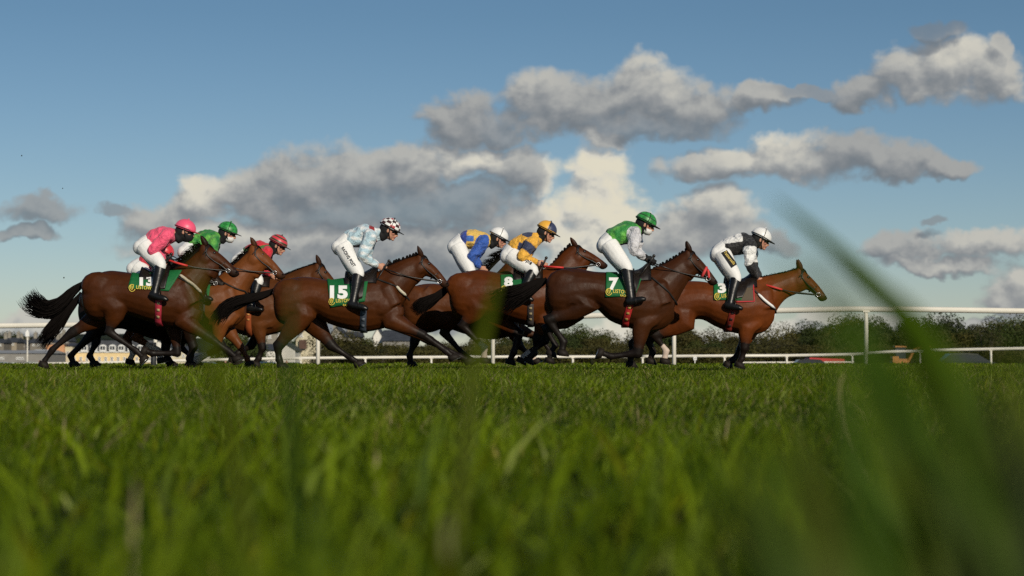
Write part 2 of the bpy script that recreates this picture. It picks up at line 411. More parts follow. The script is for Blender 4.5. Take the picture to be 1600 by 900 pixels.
q.put(bs.inputs['Base Color'], a.outputs['Color']); bs.inputs['Roughness'].default_value = .5; bs.inputs['Specular IOR Level'].default_value = .10
tr = q.n('ShaderNodeBsdfTranslucent'); q.put(tr.inputs['Color'], a.outputs['Color']); ms = q.n('ShaderNodeMixShader'); ms.inputs[0].default_value = .3
_t.links.new(bs.outputs[0], ms.inputs[1]); _t.links.new(tr.outputs[0], ms.inputs[2]); _t.links.new(ms.outputs[0], _t.nodes['Material Output'].inputs[0])
build_grass()
def blade(name, pts, w, col, label, group='long grass blades standing close to the lens', cat='grass blade'):
    """pts: (px, py, distance); a long curved leaf with a mid-fold"""
    k0_ = [P(*p) for p in pts]; k0_[0].z = ground_z(k0_[0].y)-.01; c = cr(k0_, 8); n = len(c); V = []; Fc = []
    for i, p in enumerate(c):
        t = i/(n-1); ww = w*(1-t**2.2)*(.55+.45*min(1, t*4)) + .0006
        T = (c[min(i+1, n-1)]-c[max(i-1, 0)]).normalized(); sd_ = T.cross(Vector((0, 1, 0))).normalized()
        V += [p-sd_*ww/2, p+Vector((0, .0015+ww*.12, 0)), p+sd_*ww/2, p+Vector((0, .0022+ww*.12, 0))]
    for i in range(n-1):
        for k in range(4): Fc.append((i*4+k, i*4+(k+1) % 4, (i+1)*4+(k+1) % 4, (i+1)*4+k))
    base = k0_[0]; V = np.array([tuple(v) for v in V])
    meta(obj(name, V, Fc, M_grass, None, vcol=np.tile(np.array(col), (len(V), 1)), loc=tuple(base)), label, cat, group)
GB = (.055, .105, .003); GD = (.022, .052, .002); GO = (.072, .098, .004); STRAW = (.42, .36, .18)
blade('grass_blade', [(1700, 1150, 1.3), (1600, 860, 1.35), (1500, 650, 1.42), (1405, 490, 1.48), (1300, 385, 1.52), (1208, 308, 1.55)], .0240, GB, 'longest blurred grass blade, arching over the right side to touch the sky')
blade('grass_blade', [(1660, 1050, 1.1), (1590, 850, 1.15), (1530, 700, 1.18), (1475, 570, 1.2), (1425, 490, 1.22), (1375, 440, 1.25)], .0210, GB, 'broad blurred grass blade just under the longest one at right')
blade('grass_blade', [(1460, 1050, 1.0), (1455, 860, 1.0), (1430, 700, 1.02), (1390, 590, 1.04), (1335, 515, 1.06), (1290, 480, 1.08)], .0200, GD, 'dark blurred grass blade bending left below the last jump rail post at right')
blade('grass_blade', [(700, 900, 1.55), (728, 660, 1.6), (750, 545, 1.62), (768, 470, 1.65), (785, 415, 1.68)], .0135, GO, 'upright green blade crossing the flank of the horse numbered 8')
blade('grass_blade', [(430, 960, 1.35), (372, 760, 1.4), (330, 560, 1.45), (312, 470, 1.48), (303, 395, 1.5)], .0115, GO, 'olive blade standing in front of the neck of the horse numbered 13')
blade('grass_blade', [(470, 900, 1.6), (455, 720, 1.62), (450, 560, 1.64), (458, 430, 1.66)], .0105, GD, 'thin dark blade before the rump of the horse numbered 15')
blade('grass_blade', [(1395, 1000, 3.2), (1322, 690, 3.25), (1310, 610, 3.3), (1318, 580, 3.32)], .0075, STRAW, 'pale straw coloured blade standing below the red stand roof', 'pale straw blades in the turf')
blade('grass_blade', [(200, 980, 1.9), (208, 830, 1.95), (212, 748, 2.0)], .0060, STRAW, 'pale bleached blade low at the left in the dark turf', 'pale straw blades in the turf')
blade('grass_blade', [(690, 1000, 1.3), (697, 870, 1.34), (702, 805, 1.36)], .0048, (.24, .24, .11), 'pale bleached blade lowest in the blurred turf near the middle', 'pale straw blades in the turf')
blade('grass_blade', [(584, 860, 3.2), (588, 740, 3.3), (589, 696, 3.3)], .0080, STRAW, 'short pale blade in the turf below the horse numbered 15', 'pale straw blades in the turf')
blade('grass_blade', [(650, 980, 2.2), (658, 760, 2.2), (676, 690, 2.3), (700, 640, 2.3)], .0085, (.10, .16, .03), 'light green blade leaning right in the turf under the pack')
blade('grass_blade', [(1440, 900, .56), (1345, 620, .58), (1262, 450, .60), (1222, 372, .62)], .0085, (.05, .11, .003), 'olive blade so near that it only veils the head of the leading horse')
rb = np.random.default_rng(5)
V = []; Fc = []; Cc = []
for i in range(230):       # the tuft at right that the lens nearly touches
    x0 = rb.uniform(1200, 1800); d = rb.uniform(.65, 1.3); h = np.interp(x0, [1200, 1400, 1600, 1800], [730, 625, 570, 540])+rb.uniform(-60, 260)
    c = cr([P(x0+rb.uniform(0, 160), 1300, d), P(x0+20, (h+1300)/2, d), P(x0-rb.uniform(40, 190), h, d+.03)], 7); n = len(c); w = rb.uniform(.007, .013); k0 = len(V); cc = np.array((GB, GD, GO)[rb.integers(3)])*rb.uniform(.3, 1.25)
    for j, p in enumerate(c):
        ww = w*(1-(j/(n-1))**2)+.0005; V += [tuple(p-Vector((ww/2, 0, 0))), tuple(p+Vector((ww/2, .001, 0)))]
        Cc += [cc, cc]
    Fc += [(k0+2*j, k0+2*j+1, k0+2*j+3, k0+2*j+2) for j in range(n-1)]
meta(obj('grass_tuft', V, Fc, M_grass, None, vcol=np.array(Cc), loc=(.2, .7, 0)), 'dense dark green tuft filling the lower right corner, wholly out of focus', 'grass', kind='stuff')
# ------------------------------------------------------------------ horses
BAY = (.047, .0130, .0026); DBAY = (.085, .029, .010); CHEST = (.19, .068, .024); RED = (.20, .060, .018); BLK = (.008, .006, .005); SOCK = (.62, .50, .42)
def interp_px(path, t):
    return path[0]+(path[1]-path[0])*t
HEADPROF = [(-.06, .13, .055), (0, .27, .075), (.10, .345, .088), (.20, .385, .098), (.32, .375, .092), (.44, .315, .076), (.56, .25, .062), (.68, .205, .053), (.80, .195, .054), (.90, .20, .056), (.97, .165, .046), (1.01, .09, .028)]
def cast(bvh, px, py, off, yfall):
    o = Vector((0, 0, CAMZ)); d = ray(px, py).normalized()
    h, n, i, dist = bvh.ray_cast(o, d)
    if h is None or h.y > yfall+.25: return None
    if n.dot(d) > 0: n = -n
    return h + n*off
def patch_px(bvh, TL, TR, BR, BL, nu, nv, off, yf):
    G = [[None]*(nu+1) for _ in range(nv+1)]
    for j in range(nv, -1, -1):
        for i in range(nu+1):
            u, v = i/nu, j/nv
            a = Vector(TL).lerp(Vector(TR), u); b_ = Vector(BL).lerp(Vector(BR), u); q = a.lerp(b_, v)
            h = cast(bvh, q.x, q.y, off, yf)
            if h is None:
                h = P(q.x, q.y, G[j+1][i].y if j < nv and G[j+1][i] is not None else yf-.2)
            G[j][i] = h
    # even out the depth so that the cloth hangs smoothly
    for _ in range(3):
        Y = [[p.y for p in row] for row in G]
        for j in range(nv+1):
            for i in range(nu+1):
                nb = [Y[jj][ii] for jj, ii in ((j-1, i), (j+1, i), (j, i-1), (j, i+1)) if 0 <= jj <= nv and 0 <= ii <= nu]
                G[j][i].y = min(Y[j][i], .5*Y[j][i]+.5*sum(nb)/len(nb))
    V = [tuple(p) for row in G for p in row]
    Fc = [(j*(nu+1)+i, (j+1)*(nu+1)+i, (j+1)*(nu+1)+i+1, j*(nu+1)+i+1) for j in range(nv) for i in range(nu)]
    return V, Fc
def ribbon(mb, pts, w, th=.006, col=None, side=None):
    """flat strap along points; thickness outward (towards the camera side unless given)"""
    n = len(pts); V = []
    for i, p in enumerate(pts):
        T = (Vector(pts[min(i+1, n-1)])-Vector(pts[max(i-1, 0)])).normalized(); o = side[i] if side else Vector((0, -1, 0))
        B = T.cross(o).normalized()
        V += [Vector(p)-B*w/2, Vector(p)-B*w/2+o*th, Vector(p)+B*w/2+o*th, Vector(p)+B*w/2]
    Fc = [(i*4+k, i*4+(k+1) % 4, i*4+4+(k+1) % 4, i*4+4+k) for i in range(n-1) for k in range(4)] + [(3, 2, 1, 0), tuple(range(n*4-4, n*4))]
    mb.add(V, Fc, col)
def strap_px(mb, bvh, pxs, w, off, yf, col=None, mirror=True, sub=6):
    pts = []
    c = cr([Vector((a[0], a[1], 0)) for a in pxs], sub)
    for q in c:
        h = cast(bvh, q.x, q.y, off, yf)
        if h is None: h = P(q.x, q.y, pts[-1].y if pts else yf-.15)
        pts.append(h)
    if len(pts) > 4:
        for _ in range(2):
            ys = [p.y for p in pts]
            for i in range(1, len(pts)-1): pts[i].y = min(ys[i], (ys[i-1]+ys[i]+ys[i+1])/3)
    ribbon(mb, pts, w, col=col)
    if mirror:
        ribbon(mb, [Vector((p.x, 2*yf-p.y, p.z)) for p in pts], w, col=col, side=[Vector((0, 1, 0))]*len(pts))
    return pts
FONTBOLD = .035
def text_px(s, bvh, x0, y0, h, width, mt, parent, name, off, yf, bold=.03, ang=0.0, shear=0.0):
    """lettering with its baseline starting at (x0,y0), cap height h pixels, total width px, laid on the surface below"""
    cu = bpy.data.curves.new('t', 'FONT'); cu.body = s; cu.size = 1.0; cu.offset = bold; cu.resolution_u = 3; cu.shear = shear; cu.space_character = 1.05
    o = bpy.data.objects.new('t', cu); COL.objects.link(o)
    dg = bpy.context.evaluated_depsgraph_get(); dg.update(); me = bpy.data.meshes.new_from_object(o.evaluated_get(dg))
    import bmesh
    bm = bmesh.new(); bm.from_mesh(me); bmesh.ops.triangulate(bm, faces=bm.faces[:])
    xs_ = [v.co.x for v in bm.verts]
    for ax_, a_, b_, st in ((0, min(xs_), max(xs_), .14), (1, -.1, .8, .12)):
        q_ = a_+st
        while q_ < b_:
            pc = [0, 0, 0]; pn = [0, 0, 0]; pc[ax_] = q_; pn[ax_] = 1; bmesh.ops.bisect_plane(bm, geom=bm.verts[:]+bm.edges[:]+bm.faces[:], plane_co=pc, plane_no=pn); q_ += st
    bm.to_mesh(me); bm.free()
    V = np.array([tuple(v.co) for v in me.vertices]); Fc = [tuple(p.vertices) for p in me.polygons]
    bpy.data.objects.remove(o); bpy.data.meshes.remove(me)
    mn, mxx = V.min(0), V.max(0); sx = width/(mxx[0]-mn[0]); sy = h/.70
    out = []; ca, sa = math.cos(ang), math.sin(ang); ly = None
    for v in V:
        a = (v[0]-mn[0])*sx; b_ = -v[1]*sy
        q = cast(bvh, x0+a*ca-b_*sa, y0+a*sa+b_*ca, off, yf)
        if q is None: q = P(x0+a*ca-b_*sa, y0+a*sa+b_*ca, ly if ly else yf-.25)
        ly = q.y; out.append(tuple(q))
    return obj(name, out, Fc, mt, parent, False)
def leg_shape(mb, pts, kind, ys, sc, DD):
    """pts px; ys: sideways offsets; returns the joints in world space"""
    J = [P(p[0], p[1], DD+y) for p, y in zip(pts, ys)]
    if kind == 'hind':
        A, St, Hk, Ft, Hf = J
        path = [A, A.lerp(St, .55), St, St.lerp(Hk, .35), St.lerp(Hk, .72), Hk, Hk.lerp(Ft, .22), Hk.lerp(Ft, .6), Ft.lerp(Hk, .12), Ft, Ft.lerp(Hf, .55), Hf]
        rp = [.20, .20, .160, .120, .072, .066, .050, .037, .041, .050, .038, .044]
        ry = [.10, .125, .110, .085, .052, .052, .042, .032, .036, .043, .036, .043]
        # point of hock
        T1 = (Hk-St).normalized(); T2 = (Ft-Hk).normalized(); out = (T1-T2); out.y = 0
        if out.length > .15:
            out.normalize(); V, Fc = tube([St.lerp(Hk, .62)+out*.025, Hk+out*.040*sc-T2*.02, Hk.lerp(Ft, .25)+out*.01], [.022*sc, .026*sc, .018*sc], [.02*sc, .024*sc, .018*sc], 8); mb.add(V, Fc)
    else:
        Sh, El, Kn, Ft, Hf = J
        path = [Sh, Sh.lerp(El, .6), El, El.lerp(Kn, .3), El.lerp(Kn, .7), Kn.lerp(El, .06), Kn.lerp(Ft, .12), Kn.lerp(Ft, .5), Ft.lerp(Kn, .12), Ft, Ft.lerp(Hf, .55), Hf]
        rp = [.15, .145, .12, .092, .060, .058, .047, .035, .039, .048, .037, .043]
        ry = [.07, .09, .092, .074, .052, .052, .043, .031, .036, .042, .035, .043]
    rp = [r*sc for r in rp]; ry = [r*sc for r in ry]
    V, Fc = tube(lin(path, 3) if False else path, rp, ry, 12); mb.add(V, Fc)
    for p, r in ((J[2], .058 if kind == 'fore' else .055), (J[3], .046)):
        V, Fc = ellipsoid(p, (r*sc, r*.92*sc, r*sc), 10, 7); mb.add(V, Fc)
    return J
def build_horse(h):
    D = h['D']; k = PPM(D); sc = h.get('sc', 1.0); gz = ground_z(D)
    T = h['torso']; xm = sum(t[0] for t in T)/len(T)
    root = empty('horse', (P(xm, 500, D).x, D, gz), h['label'], 'horse', 'racehorses galloping in the field')
    mb = MB()
    pts = []; rp = []; ry = []
    for (x, yt, yb, hw) in T:
        a = P(x, yt, D); b_ = P(x, yb, D); pts.append((a+b_)/2); rp.append((a.z-b_.z)/2+.006); ry.append(hw*sc)
    pts2, rp2, ry2 = cr(pts, 3), cr(rp, 3), cr(ry, 3)
    V, Fc = tube(pts2, rp2, ry2, 20, perps=[Vector((0, 0, 1))]*len(pts2)); mb.add(V, Fc)
    # neck
    N = h['neck']; np_, nr, ny, npp = [], [], [], []
    for (xt, yt, xb, yb, hw) in N:
        a = P(xt, yt, D); b_ = P(xb, yb, D); np_.append((a+b_)/2); nr.append((a-b_).length/2+.004); ny.append(hw*sc); npp.append((a-b_).normalized())
    c1, c2, c3 = cr(np_, 3), cr(nr, 3), cr(ny, 3); c4_ = [v.normalized() for v in cr(npp, 3)]
    V, Fc = tube(c1, c2, c3, 16, perps=c4_); mb.add(V, Fc)
    # head
    hy = h.get('heady', 0.0)
    A = P(h['head'][0], h['head'][1], D-hy*.3); B = P(h['head'][2], h['head'][3], D-hy)
    ax = (B-A); L = ax.length; ax.normalize(); pr = Vector((0, 1, 0)).cross(ax).normalized()   # towards the forehead or the jaw
    if pr.z > 0 and pr.x > 0 or pr.dot(Vector((-1, 0, -1))) < 0: pr = -pr                      # make it point to the jaw
    hp, hr, hyw = [], [], []
    for (t, th, w) in HEADPROF:
        bulge = .012*math.sin(max(0, min(1, t))*math.pi)
        hp.append(A+ax*(t*L)+pr*(th*L/2-bulge)); hr.append(th*L/2+bulge*.5); hyw.append(w*L/.52*1.0)
    e1, e2, e3 = cr(hp, 3), cr(hr, 3), cr(hyw, 3)
    V, Fc = tube(e1, e2, e3, 16, perps=[-pr]*len(e1)); mb.add(V, Fc)
    def hpos(t, phi, kx=1.0):          # a point on the head: t along, phi round from the forehead (0) over the near side to the jaw (pi)
        ts = [q[0] for q in HEADPROF]; th = np.interp(t, ts, [q[1] for q in HEADPROF])*L; w = np.interp(t, ts, [q[2] for q in HEADPROF])*L/.52
        c = A+ax*(t*L)+pr*(th/2)
        return c - pr*(th/2*math.cos(phi)*kx) + Vector((0, -1, 0))*(w*math.sin(phi)*kx)
    for sgn in (1, -1):                # jowl, brow ridge, nostril, facial crest
        for (t, f_, r) in ((.22, 2.05, (.065, .022, .07)), (.26, .62, (.032, .016, .022)), (.90, .85, (.030, .014, .022)), (.5, 1.2, (.07, .010, .014))):
            p = hpos(t, f_*1.0); p.y = 2*D-p.y-2*hy if sgn < 0 else p.y
            V, Fc = ellipsoid(p, tuple(q*sc for q in r), 10, 7, Matrix.Rotation(math.atan2(-ax.z, ax.x), 3, 'Y')); mb.add(V, Fc)
    # poll and throat join
    V, Fc = tube([np_[-2], np_[-1], e1[5]+ax*.02], [nr[-2]*.95, nr[-1]*.95, .085*sc], [ny[-2]*.95, ny[-1], .07*sc], 14); mb.add(V, Fc)
    # shoulder blade, triceps, haunch, breast
    wi, el_ = P(*h['withers'], D), h['legs']['nf']
    for sg in (-1, 1):
        yy = .185*sg*sc
        sh = P(el_[0][0], el_[0][1], D); 
        V, Fc = tube([Vector((wi.x, D+yy*.55, wi.z-.12*sc)), Vector((wi.x*.45+sh.x*.55, D+yy*.95, wi.z*.5+sh.z*.5)), Vector((sh.x+.03, D+yy, sh.z))], [.10*sc, .13*sc, .115*sc], [.045*sc, .065*sc, .065*sc], 12); mb.add(V, Fc)
        V, Fc = ellipsoid((sh.x-.12*sc, D+yy*1.12, sh.z+.02), (.15*sc, .055*sc, .12*sc), 12, 8); mb.add(V, Fc)
        cx = P(*h['croup'], D)
        V, Fc = ellipsoid((cx.x-.02, D+.135*sg*sc, cx.z-.20*sc), (.25*sc, .12*sc, .19*sc), 12, 8, Matrix.Rotation(.35, 3, 'Y')); mb.add(V, Fc)
    JJ = {}
    for key, kind, sg in (('nh', 'hind', -1), ('fh', 'hind', 1), ('nf', 'fore', -1), ('ff', 'fore', 1)):
        ys = [.14, .15, .13, .12, .12] if kind == 'hind' else [.13, .155, .14, .12, .12]
        JJ[key] = leg_shape(mb, h['legs'][key], kind, [sg*y*sc for y in ys], sc, D)
    V, Fc = fuse(mb, .0125, 5)
    # gentle muscle relief
    Nn = vnormals(V, Fc); V = V + Nn*(wob(V-np.array([xm*0, 0, 0]), 11, int(h['head'][0]), 8)*.0055)[:, None]
    # coat colour: black points, dark muzzle, stockings
    base = np.array(h['coat']); col = np.tile(base, (len(V), 1)); col *= (1+.18*wob(V, 6, 3)[:, None])
    def blend(w, c): 
        nonlocal col
        w = np.clip(w, 0, 1)[:, None]; col = col*(1-w)+np.array(c)*w
    for key in JJ:
        Jn = [np.array(j) for j in JJ[key]]
        d0, t0 = seg_dist(V, Jn[1], Jn[2]); d1, t1 = seg_dist(V, Jn[2], Jn[3]); d2, t2 = seg_dist(V, Jn[3], Jn[4])
        side_ok = (V[:, 1] < D) if key[0] == 'n' else (V[:, 1] >= D)
        lim = h.get('points', .75)
        w = np.where((d0 < .075) & (t0 > .45) & (d0 < np.minimum(d1, d2)), (t0-.45)/.5, 0)*.95
        w = np.maximum(w, np.where(np.minimum(d1, d2) < .085, 1.0, 0)); w = np.where(side_ok, w, 0)
        if not h.get('plainlegs'): blend(w*lim/.75*.97, BLK)
        elif h.get('plainlegs'): blend(w*.25, BLK)
        sk = h.get('socks', {}).get(key)
        if sk: 
            w = np.where((d1 < .075) & (t1 > 1-sk) & (d1 <= d2+.02) | (d2 < .075) & (d2 < d1+.01), 1.0, 0)*side_ok
            blend(w*.9, SOCK)
    hd = ((V-np.array(A))@np.array(ax))/L; near_head = np.linalg.norm(V-np.array(A+ax*L*.9+pr*.05), axis=1) < .17
    blend(np.where(near_head, np.clip((hd-.72)/.22, 0, 1)*.8, 0), BLK)
    if h.get('star'):
        p = hpos(.3, 0); d = np.linalg.norm(V-np.array(p), axis=1); blend(np.clip(1.6-d/.03, 0, 1), SOCK)
    body = obj('body', V, Fc, M_coat, root, True, vcol=col)
    # nostrils and eyes
    for sg in (1, -1):
        def mir(p): return Vector((p.x, 2*D-p.y, p.z)) if sg < 0 else p
        e = mir(hpos(.285, .72, 1.0)); V_, F_ = ellipsoid(e, (.022*sc, .016*sc, .019*sc), 12, 8); obj('eye', V_, F_, M_eye, root)
        nn = mir(hpos(.925, .95, 1.06)); V_, F_ = ellipsoid(nn, (.017*sc, .007*sc, .012*sc), 10, 6); obj('nostril', V_, F_, M_hair, root)
        # ear
        b0 = hpos(.035, .75, .9); b0 = mir(b0); up = (-ax*.62+Vector((0, 0, .75))+Vector((h.get('ears', 0), 0, 0))).normalized(); up = (up+Vector((0, -.12*sg, 0))).normalized()
        hl = .135*sc; rr = [.016, .028, .031, .025, .014, .004]
        V_, F_ = tube([b0+up*(hl*q) for q in (-.15, .1, .35, .62, .85, 1.0)], [r*sc for r in rr], [r*.5*sc for r in rr], 10)
        obj('ear', V_, F_, M_coat, root, True, vcol=np.tile(base*.35, (len(V_), 1)))
    # hooves with shoes
    for key in JJ:
        Ft, Hf = JJ[key][3], JJ[key][4]; d = (Hf-Ft).normalized(); d = (d*.6+Vector(h.get('hoofdir', {}).get(key, (0, 0, -.7)))).normalized() if key not in h.get('lift', ()) else d
        f = Vector((0, 1, 0)).cross(d).normalized()
        if key in h.get('lift', ()):
            if f.dot(Vector((0, 0, -1))) < 0 : f = -f
        elif f.x < 0: f = -f
        hc = Hf-d*.01
        ringV = []; sec = [(0, .046, 0), (.025, .054, .008), (.066, .066, .020)]
        n = 14
        for (a_, r_, s_) in sec:
            for i in range(n):
                q = 2*math.pi*i/n; ringV.append(hc+d*a_*sc+f*(r_*1.12*math.cos(q)+s_)*sc+Vector((0, 1, 0))*r_*math.sin(q)*.95*sc)
        Fh = [(j*n+i, j*n+(i+1) % n, (j+1)*n+(i+1) % n, (j+1)*n+i) for j in range(2) for i in range(n)]+[tuple(range(n))[::-1], tuple(range(2*n, 3*n))]
        ho = obj('hoof', ringV, Fh, M_hoof, root)
        ml = MB(); arc = [hc+d*.066*sc+f*(.062*math.cos(q)+.020)*sc+Vector((0, 1, 0))*.052*math.sin(q)*sc for q in np.linspace(-2.5, 2.5, 15)]
        ml.tube(arc, .006*sc, 6); ml.obj('horseshoe', M_steel, ho, True)
    # mane
    crest = [P(a[0], a[1], D) for a in h['crest']]; cc = cr(crest, 10); mn = MB(); rr = np.random.default_rng(int(h['head'][0])+3)
    if h.get('mane') == 'plait':
        tot = sum((cc[i+1]-cc[i]).length for i in range(len(cc)-1)); step = .042; s0 = 0; nxt = 0
        for i in range(len(cc)-1):
            s0 += (cc[i+1]-cc[i]).length
            if s0 >= nxt:
                V_, F_ = ellipsoid(cc[i]+Vector((0, -.006, .010)), (.017, .022, .024), 8, 6, Matrix.Rotation(rr.uniform(-.5, .5), 3, 'Y')); mn.add(V_, F_); nxt += step*rr.uniform(.85, 1.2)
        mn.tube([p+Vector((0, 0, -.004)) for p in cc], .013, 6)
    else:
        Lm = h.get('manelen', .10); back = Vector(h.get('manedir', (-.75, -.1, .45)))
        mn.tube([p+Vector((0, 0, -.006)) for p in cc], .017, 6)
        for i in range(260):
            p = cc[rr.integers(len(cc)-1)]; l = Lm*rr.uniform(.5, 1.2); dv = (back+Vector(rr.normal(0, .22, 3))).normalized()
            q = [p+Vector((rr.uniform(-.02, .02), rr.uniform(-.015, .015), -.01)), p+dv*l*.5, p+dv*l+Vector((-.01, -.02, -.04*l/.1))]
            mn.tube(q, [.005, .004, .001], 3)
    # forelock
    for i in range(30):
        p = hpos(.02, rr.uniform(-.5, .5)); q = hpos(rr.uniform(.12, .24), rr.uniform(-.5, .5), 1.05); mn.tube([p, p.lerp(q, .5)-pr*.012, q], [.005, .004, .001], 3)
    mn.obj('mane', M_hair, root, True)
    # tail
    tp = [P(a[0], a[1], D+h.get('taily', 0)) for a in h['tail']]; tcc = cr(tp, 8); n = len(tcc); tl = MB(); spread = h.get('tailspread', .075)
    nc = int(n*.45); V_, F_ = tube(tcc[:nc], [.034*(1-.75*(i/nc)) for i in range(nc)], [.028*(1-.75*(i/nc)) for i in range(nc)], 10); tl.add(V_, F_)
    for i in range(int(h.get('tailn', 340)*1.5)):
        a_ = rr.uniform(0, 2*math.pi); rad = rr.uniform(0, 1)**.9; end = rr.uniform(.45, 1.0)**.8; m_ = 9; q = []; bend = rr.normal(0, .45)
        for j in range(m_):
            t = j/(m_-1)*end; ii = t*(n-1); i0 = int(min(ii, n-2)); c = tcc[i0].lerp(tcc[i0+1], ii-i0); Tn = (tcc[i0+1]-tcc[i0]).normalized(); Bn = Vector((0, 1, 0)); Nn_ = Tn.cross(Bn).normalized()
            s_ = .022+spread*rad*(math.sin(min(1, t*1.25)*math.pi/2)**1.3)
            if t > .6: s_ *= 1+bend*(t-.6)*2.2
            wv = .016*t*math.sin(t*(7+6*rad)+a_*3)+.02*bend*t*t*math.sin(t*9); q.append(c+Nn_*(math.cos(a_)*s_+wv)+Bn*(math.sin(a_)*s_*.6))
        tl.tube(q, [.006]*6+[.0045, .003, .0008], 3)
    tl.obj('tail', M_hair, root, True)
    # tack --------------------------------------------------------------
    bvh = BVHTree.FromPolygons([Vector(v) for v in V], Fc)
    br = MB()
    def loop(t0, t1, r=.0075, fac=1.05, col=None, n=24):
        pp = []
        for i in range(n+1):
            a_ = 2*math.pi*i/n; tt = t0+(t1-t0)*(1-math.cos(a_))/2; pp.append(hpos(tt, a_, fac))
        br.tube(pp, r, 6)
    loop(.60, .58); loop(.10, .16); loop(.06, .30, fac=1.03)
    for sg in (1, -1):
        pp = [hpos(t, f_, 1.06) for t, f_ in ((.05, .9), (.2, 1.45), (.4, 1.62), (.58, 1.75), (.76, 1.95))]
        if sg < 0: pp = [Vector((p.x, 2*D-p.y, p.z)) for p in pp]
        br.tube(cr(pp, 4), .0085, 6)
    brd = br.obj('bridle', M_leather, root, True)
    if h.get('noseband'):
        nb = MB(); pp = [hpos(.56+.10*(1-math.cos(a_))/2, a_, 1.10) for a_ in np.linspace(0, 2*math.pi, 25)]; nb.tube(pp, .017, 8)
        pp = [hpos(.78-.16*q, 1.7-q*1.2, 1.12) for q in np.linspace(0, 1, 6)]; nb.tube(pp, .015, 8)
        meta(nb.obj('noseband', h['noseband'], root, True))
    bit = hpos(.78, 1.9, 1.08); br2 = MB()
    br2.tube([bit+Vector((.024*math.cos(q), -.004, .024*math.sin(q))) for q in np.linspace(0, 2*math.pi, 13)], .005, 6)
    b2 = Vector((bit.x, 2*D-bit.y, bit.z)); br2.tube([b2+Vector((.024*math.cos(q), .004, .024*math.sin(q))) for q in np.linspace(0, 2*math.pi, 13)], .005, 6); br2.tube([bit, b2], .006, 6)
    br2.obj('bit', M_steel, brd, True)
    if 'hand' in h:
        hx = P(h['hand'][0], h['hand'][1], D-.07); rn = MB(); rc = h.get('rein_grip')
        for sg in (1, -1):
            a0 = Vector((hx.x, D-.07*sg, hx.z)); a1 = bit if sg > 0 else b2; mid = a0.lerp(a1, .5)+Vector((0, -.07*sg, -.03)); q1 = a0.lerp(a1, .2)+Vector((0, -.115*sg, -.02)); pth = cr([a0, q1, mid, a1], 7)
            rn.tube(pth, .0075, 6)
            if rc and sg > 0: 
                g_ = MB(); g_.tube([p+Vector((0, -.004, 0)) for p in pth[:12]], .0125, 8); g_.obj('rein_grip', rc, root, True)
        rn.tube([Vector((hx.x, D-.07, hx.z)), Vector((hx.x-.05, D-.05, hx.z-.10)), Vector((hx.x-.06, D, hx.z-.13)), Vector((hx.x-.05, D+.05, hx.z-.10)), Vector((hx.x, D+.07, hx.z))], .0075, 6)
        rn.obj('reins', M_leather, root, True)
    if 'girth' in h:
        g0, g1, gc = h['girth']; gm = MB(); sx = g1[0]-g0[0]
        gp = strap_px(MB(), bvh, [g0, (g0[0]+sx*.5, (g0[1]+g1[1])/2), (g1[0]-sx*.12, g1[1]-6)], .075, .004, D, gc)
        bot = bvh.ray_cast(Vector((gp[-1].x, D, -3)), Vector((0, 0, 1)))[0] or gp[-1]; arc = []
        for a_ in np.linspace(0, math.pi, 9)[1:-1]:
            arc.append(Vector((gp[-1].x, D-(D-gp[-1].y)*math.cos(a_), gp[-1].z-(gp[-1].z-bot.z+.008)*math.sin(a_))))
        allp = gp+arc+[Vector((p.x, 2*D-p.y, p.z)) for p in gp[::-1]]
        sd2 = [Vector((0, -1, 0))]*len(gp)+[Vector((0, -math.cos(a_), -math.sin(a_))) for a_ in np.linspace(0, math.pi, 9)[1:-1]]+[Vector((0, 1, 0))]*len(gp)
        ribbon(gm, allp, .075, col=gc, side=sd2)
        gm.obj('girth', M_strap, root, True, usecol=True)
        for f_ in (.15, .42, .7):
            x_, y_ = g0[0]+sx*f_, g0[1]+(g1[1]-g0[1])*f_; g2 = MB()
            strap_px(g2, bvh, [(x_, y_), (x_+sx*.08, y_+(g1[1]-g0[1])*.10)], .034, .012, D, h.get('girth2', (.35, .28, .16)), mirror=False, sub=3)
            g2.obj('girth_strap', M_strap, root, True, usecol=True)
    if 'breast' in h:
        bm_ = MB(); sp_ = strap_px(MB(), bvh, h['breast'], .020, .006, D, (.012, .010, .008)); e_ = sp_[-1]
        ribbon(bm_, sp_+[Vector((e_.x+.03, D-.05, e_.z-.04)), Vector((e_.x+.03, D+.05, e_.z-.04))]+[Vector((p.x, 2*D-p.y, p.z)) for p in sp_[::-1]], .02, col=(.012, .010, .008), side=[Vector((0, -1, 0))]*len(sp_)+[Vector((1, 0, 0))]*2+[Vector((0, 1, 0))]*len(sp_)); bm_.obj('breastplate', M_strap, root, True, usecol=True)
        if 'breastpad' in h:
            pp = [cast(bvh, q.x, q.y, .018, D) or P(q.x, q.y, D-.13) for q in cr([Vector((a[0], a[1], 0)) for a in h['breastpad']], 5)]
            nn = len(pp)
            for p2 in (pp, [Vector((p.x, 2*D-p.y, p.z)) for p in pp]): bp = MB(); bp.tube(p2, [.011]+[.017]*(nn-2)+[.010], 8); bp.obj('breastplate_sleeve', h.get('padmat', M_white), root, True)
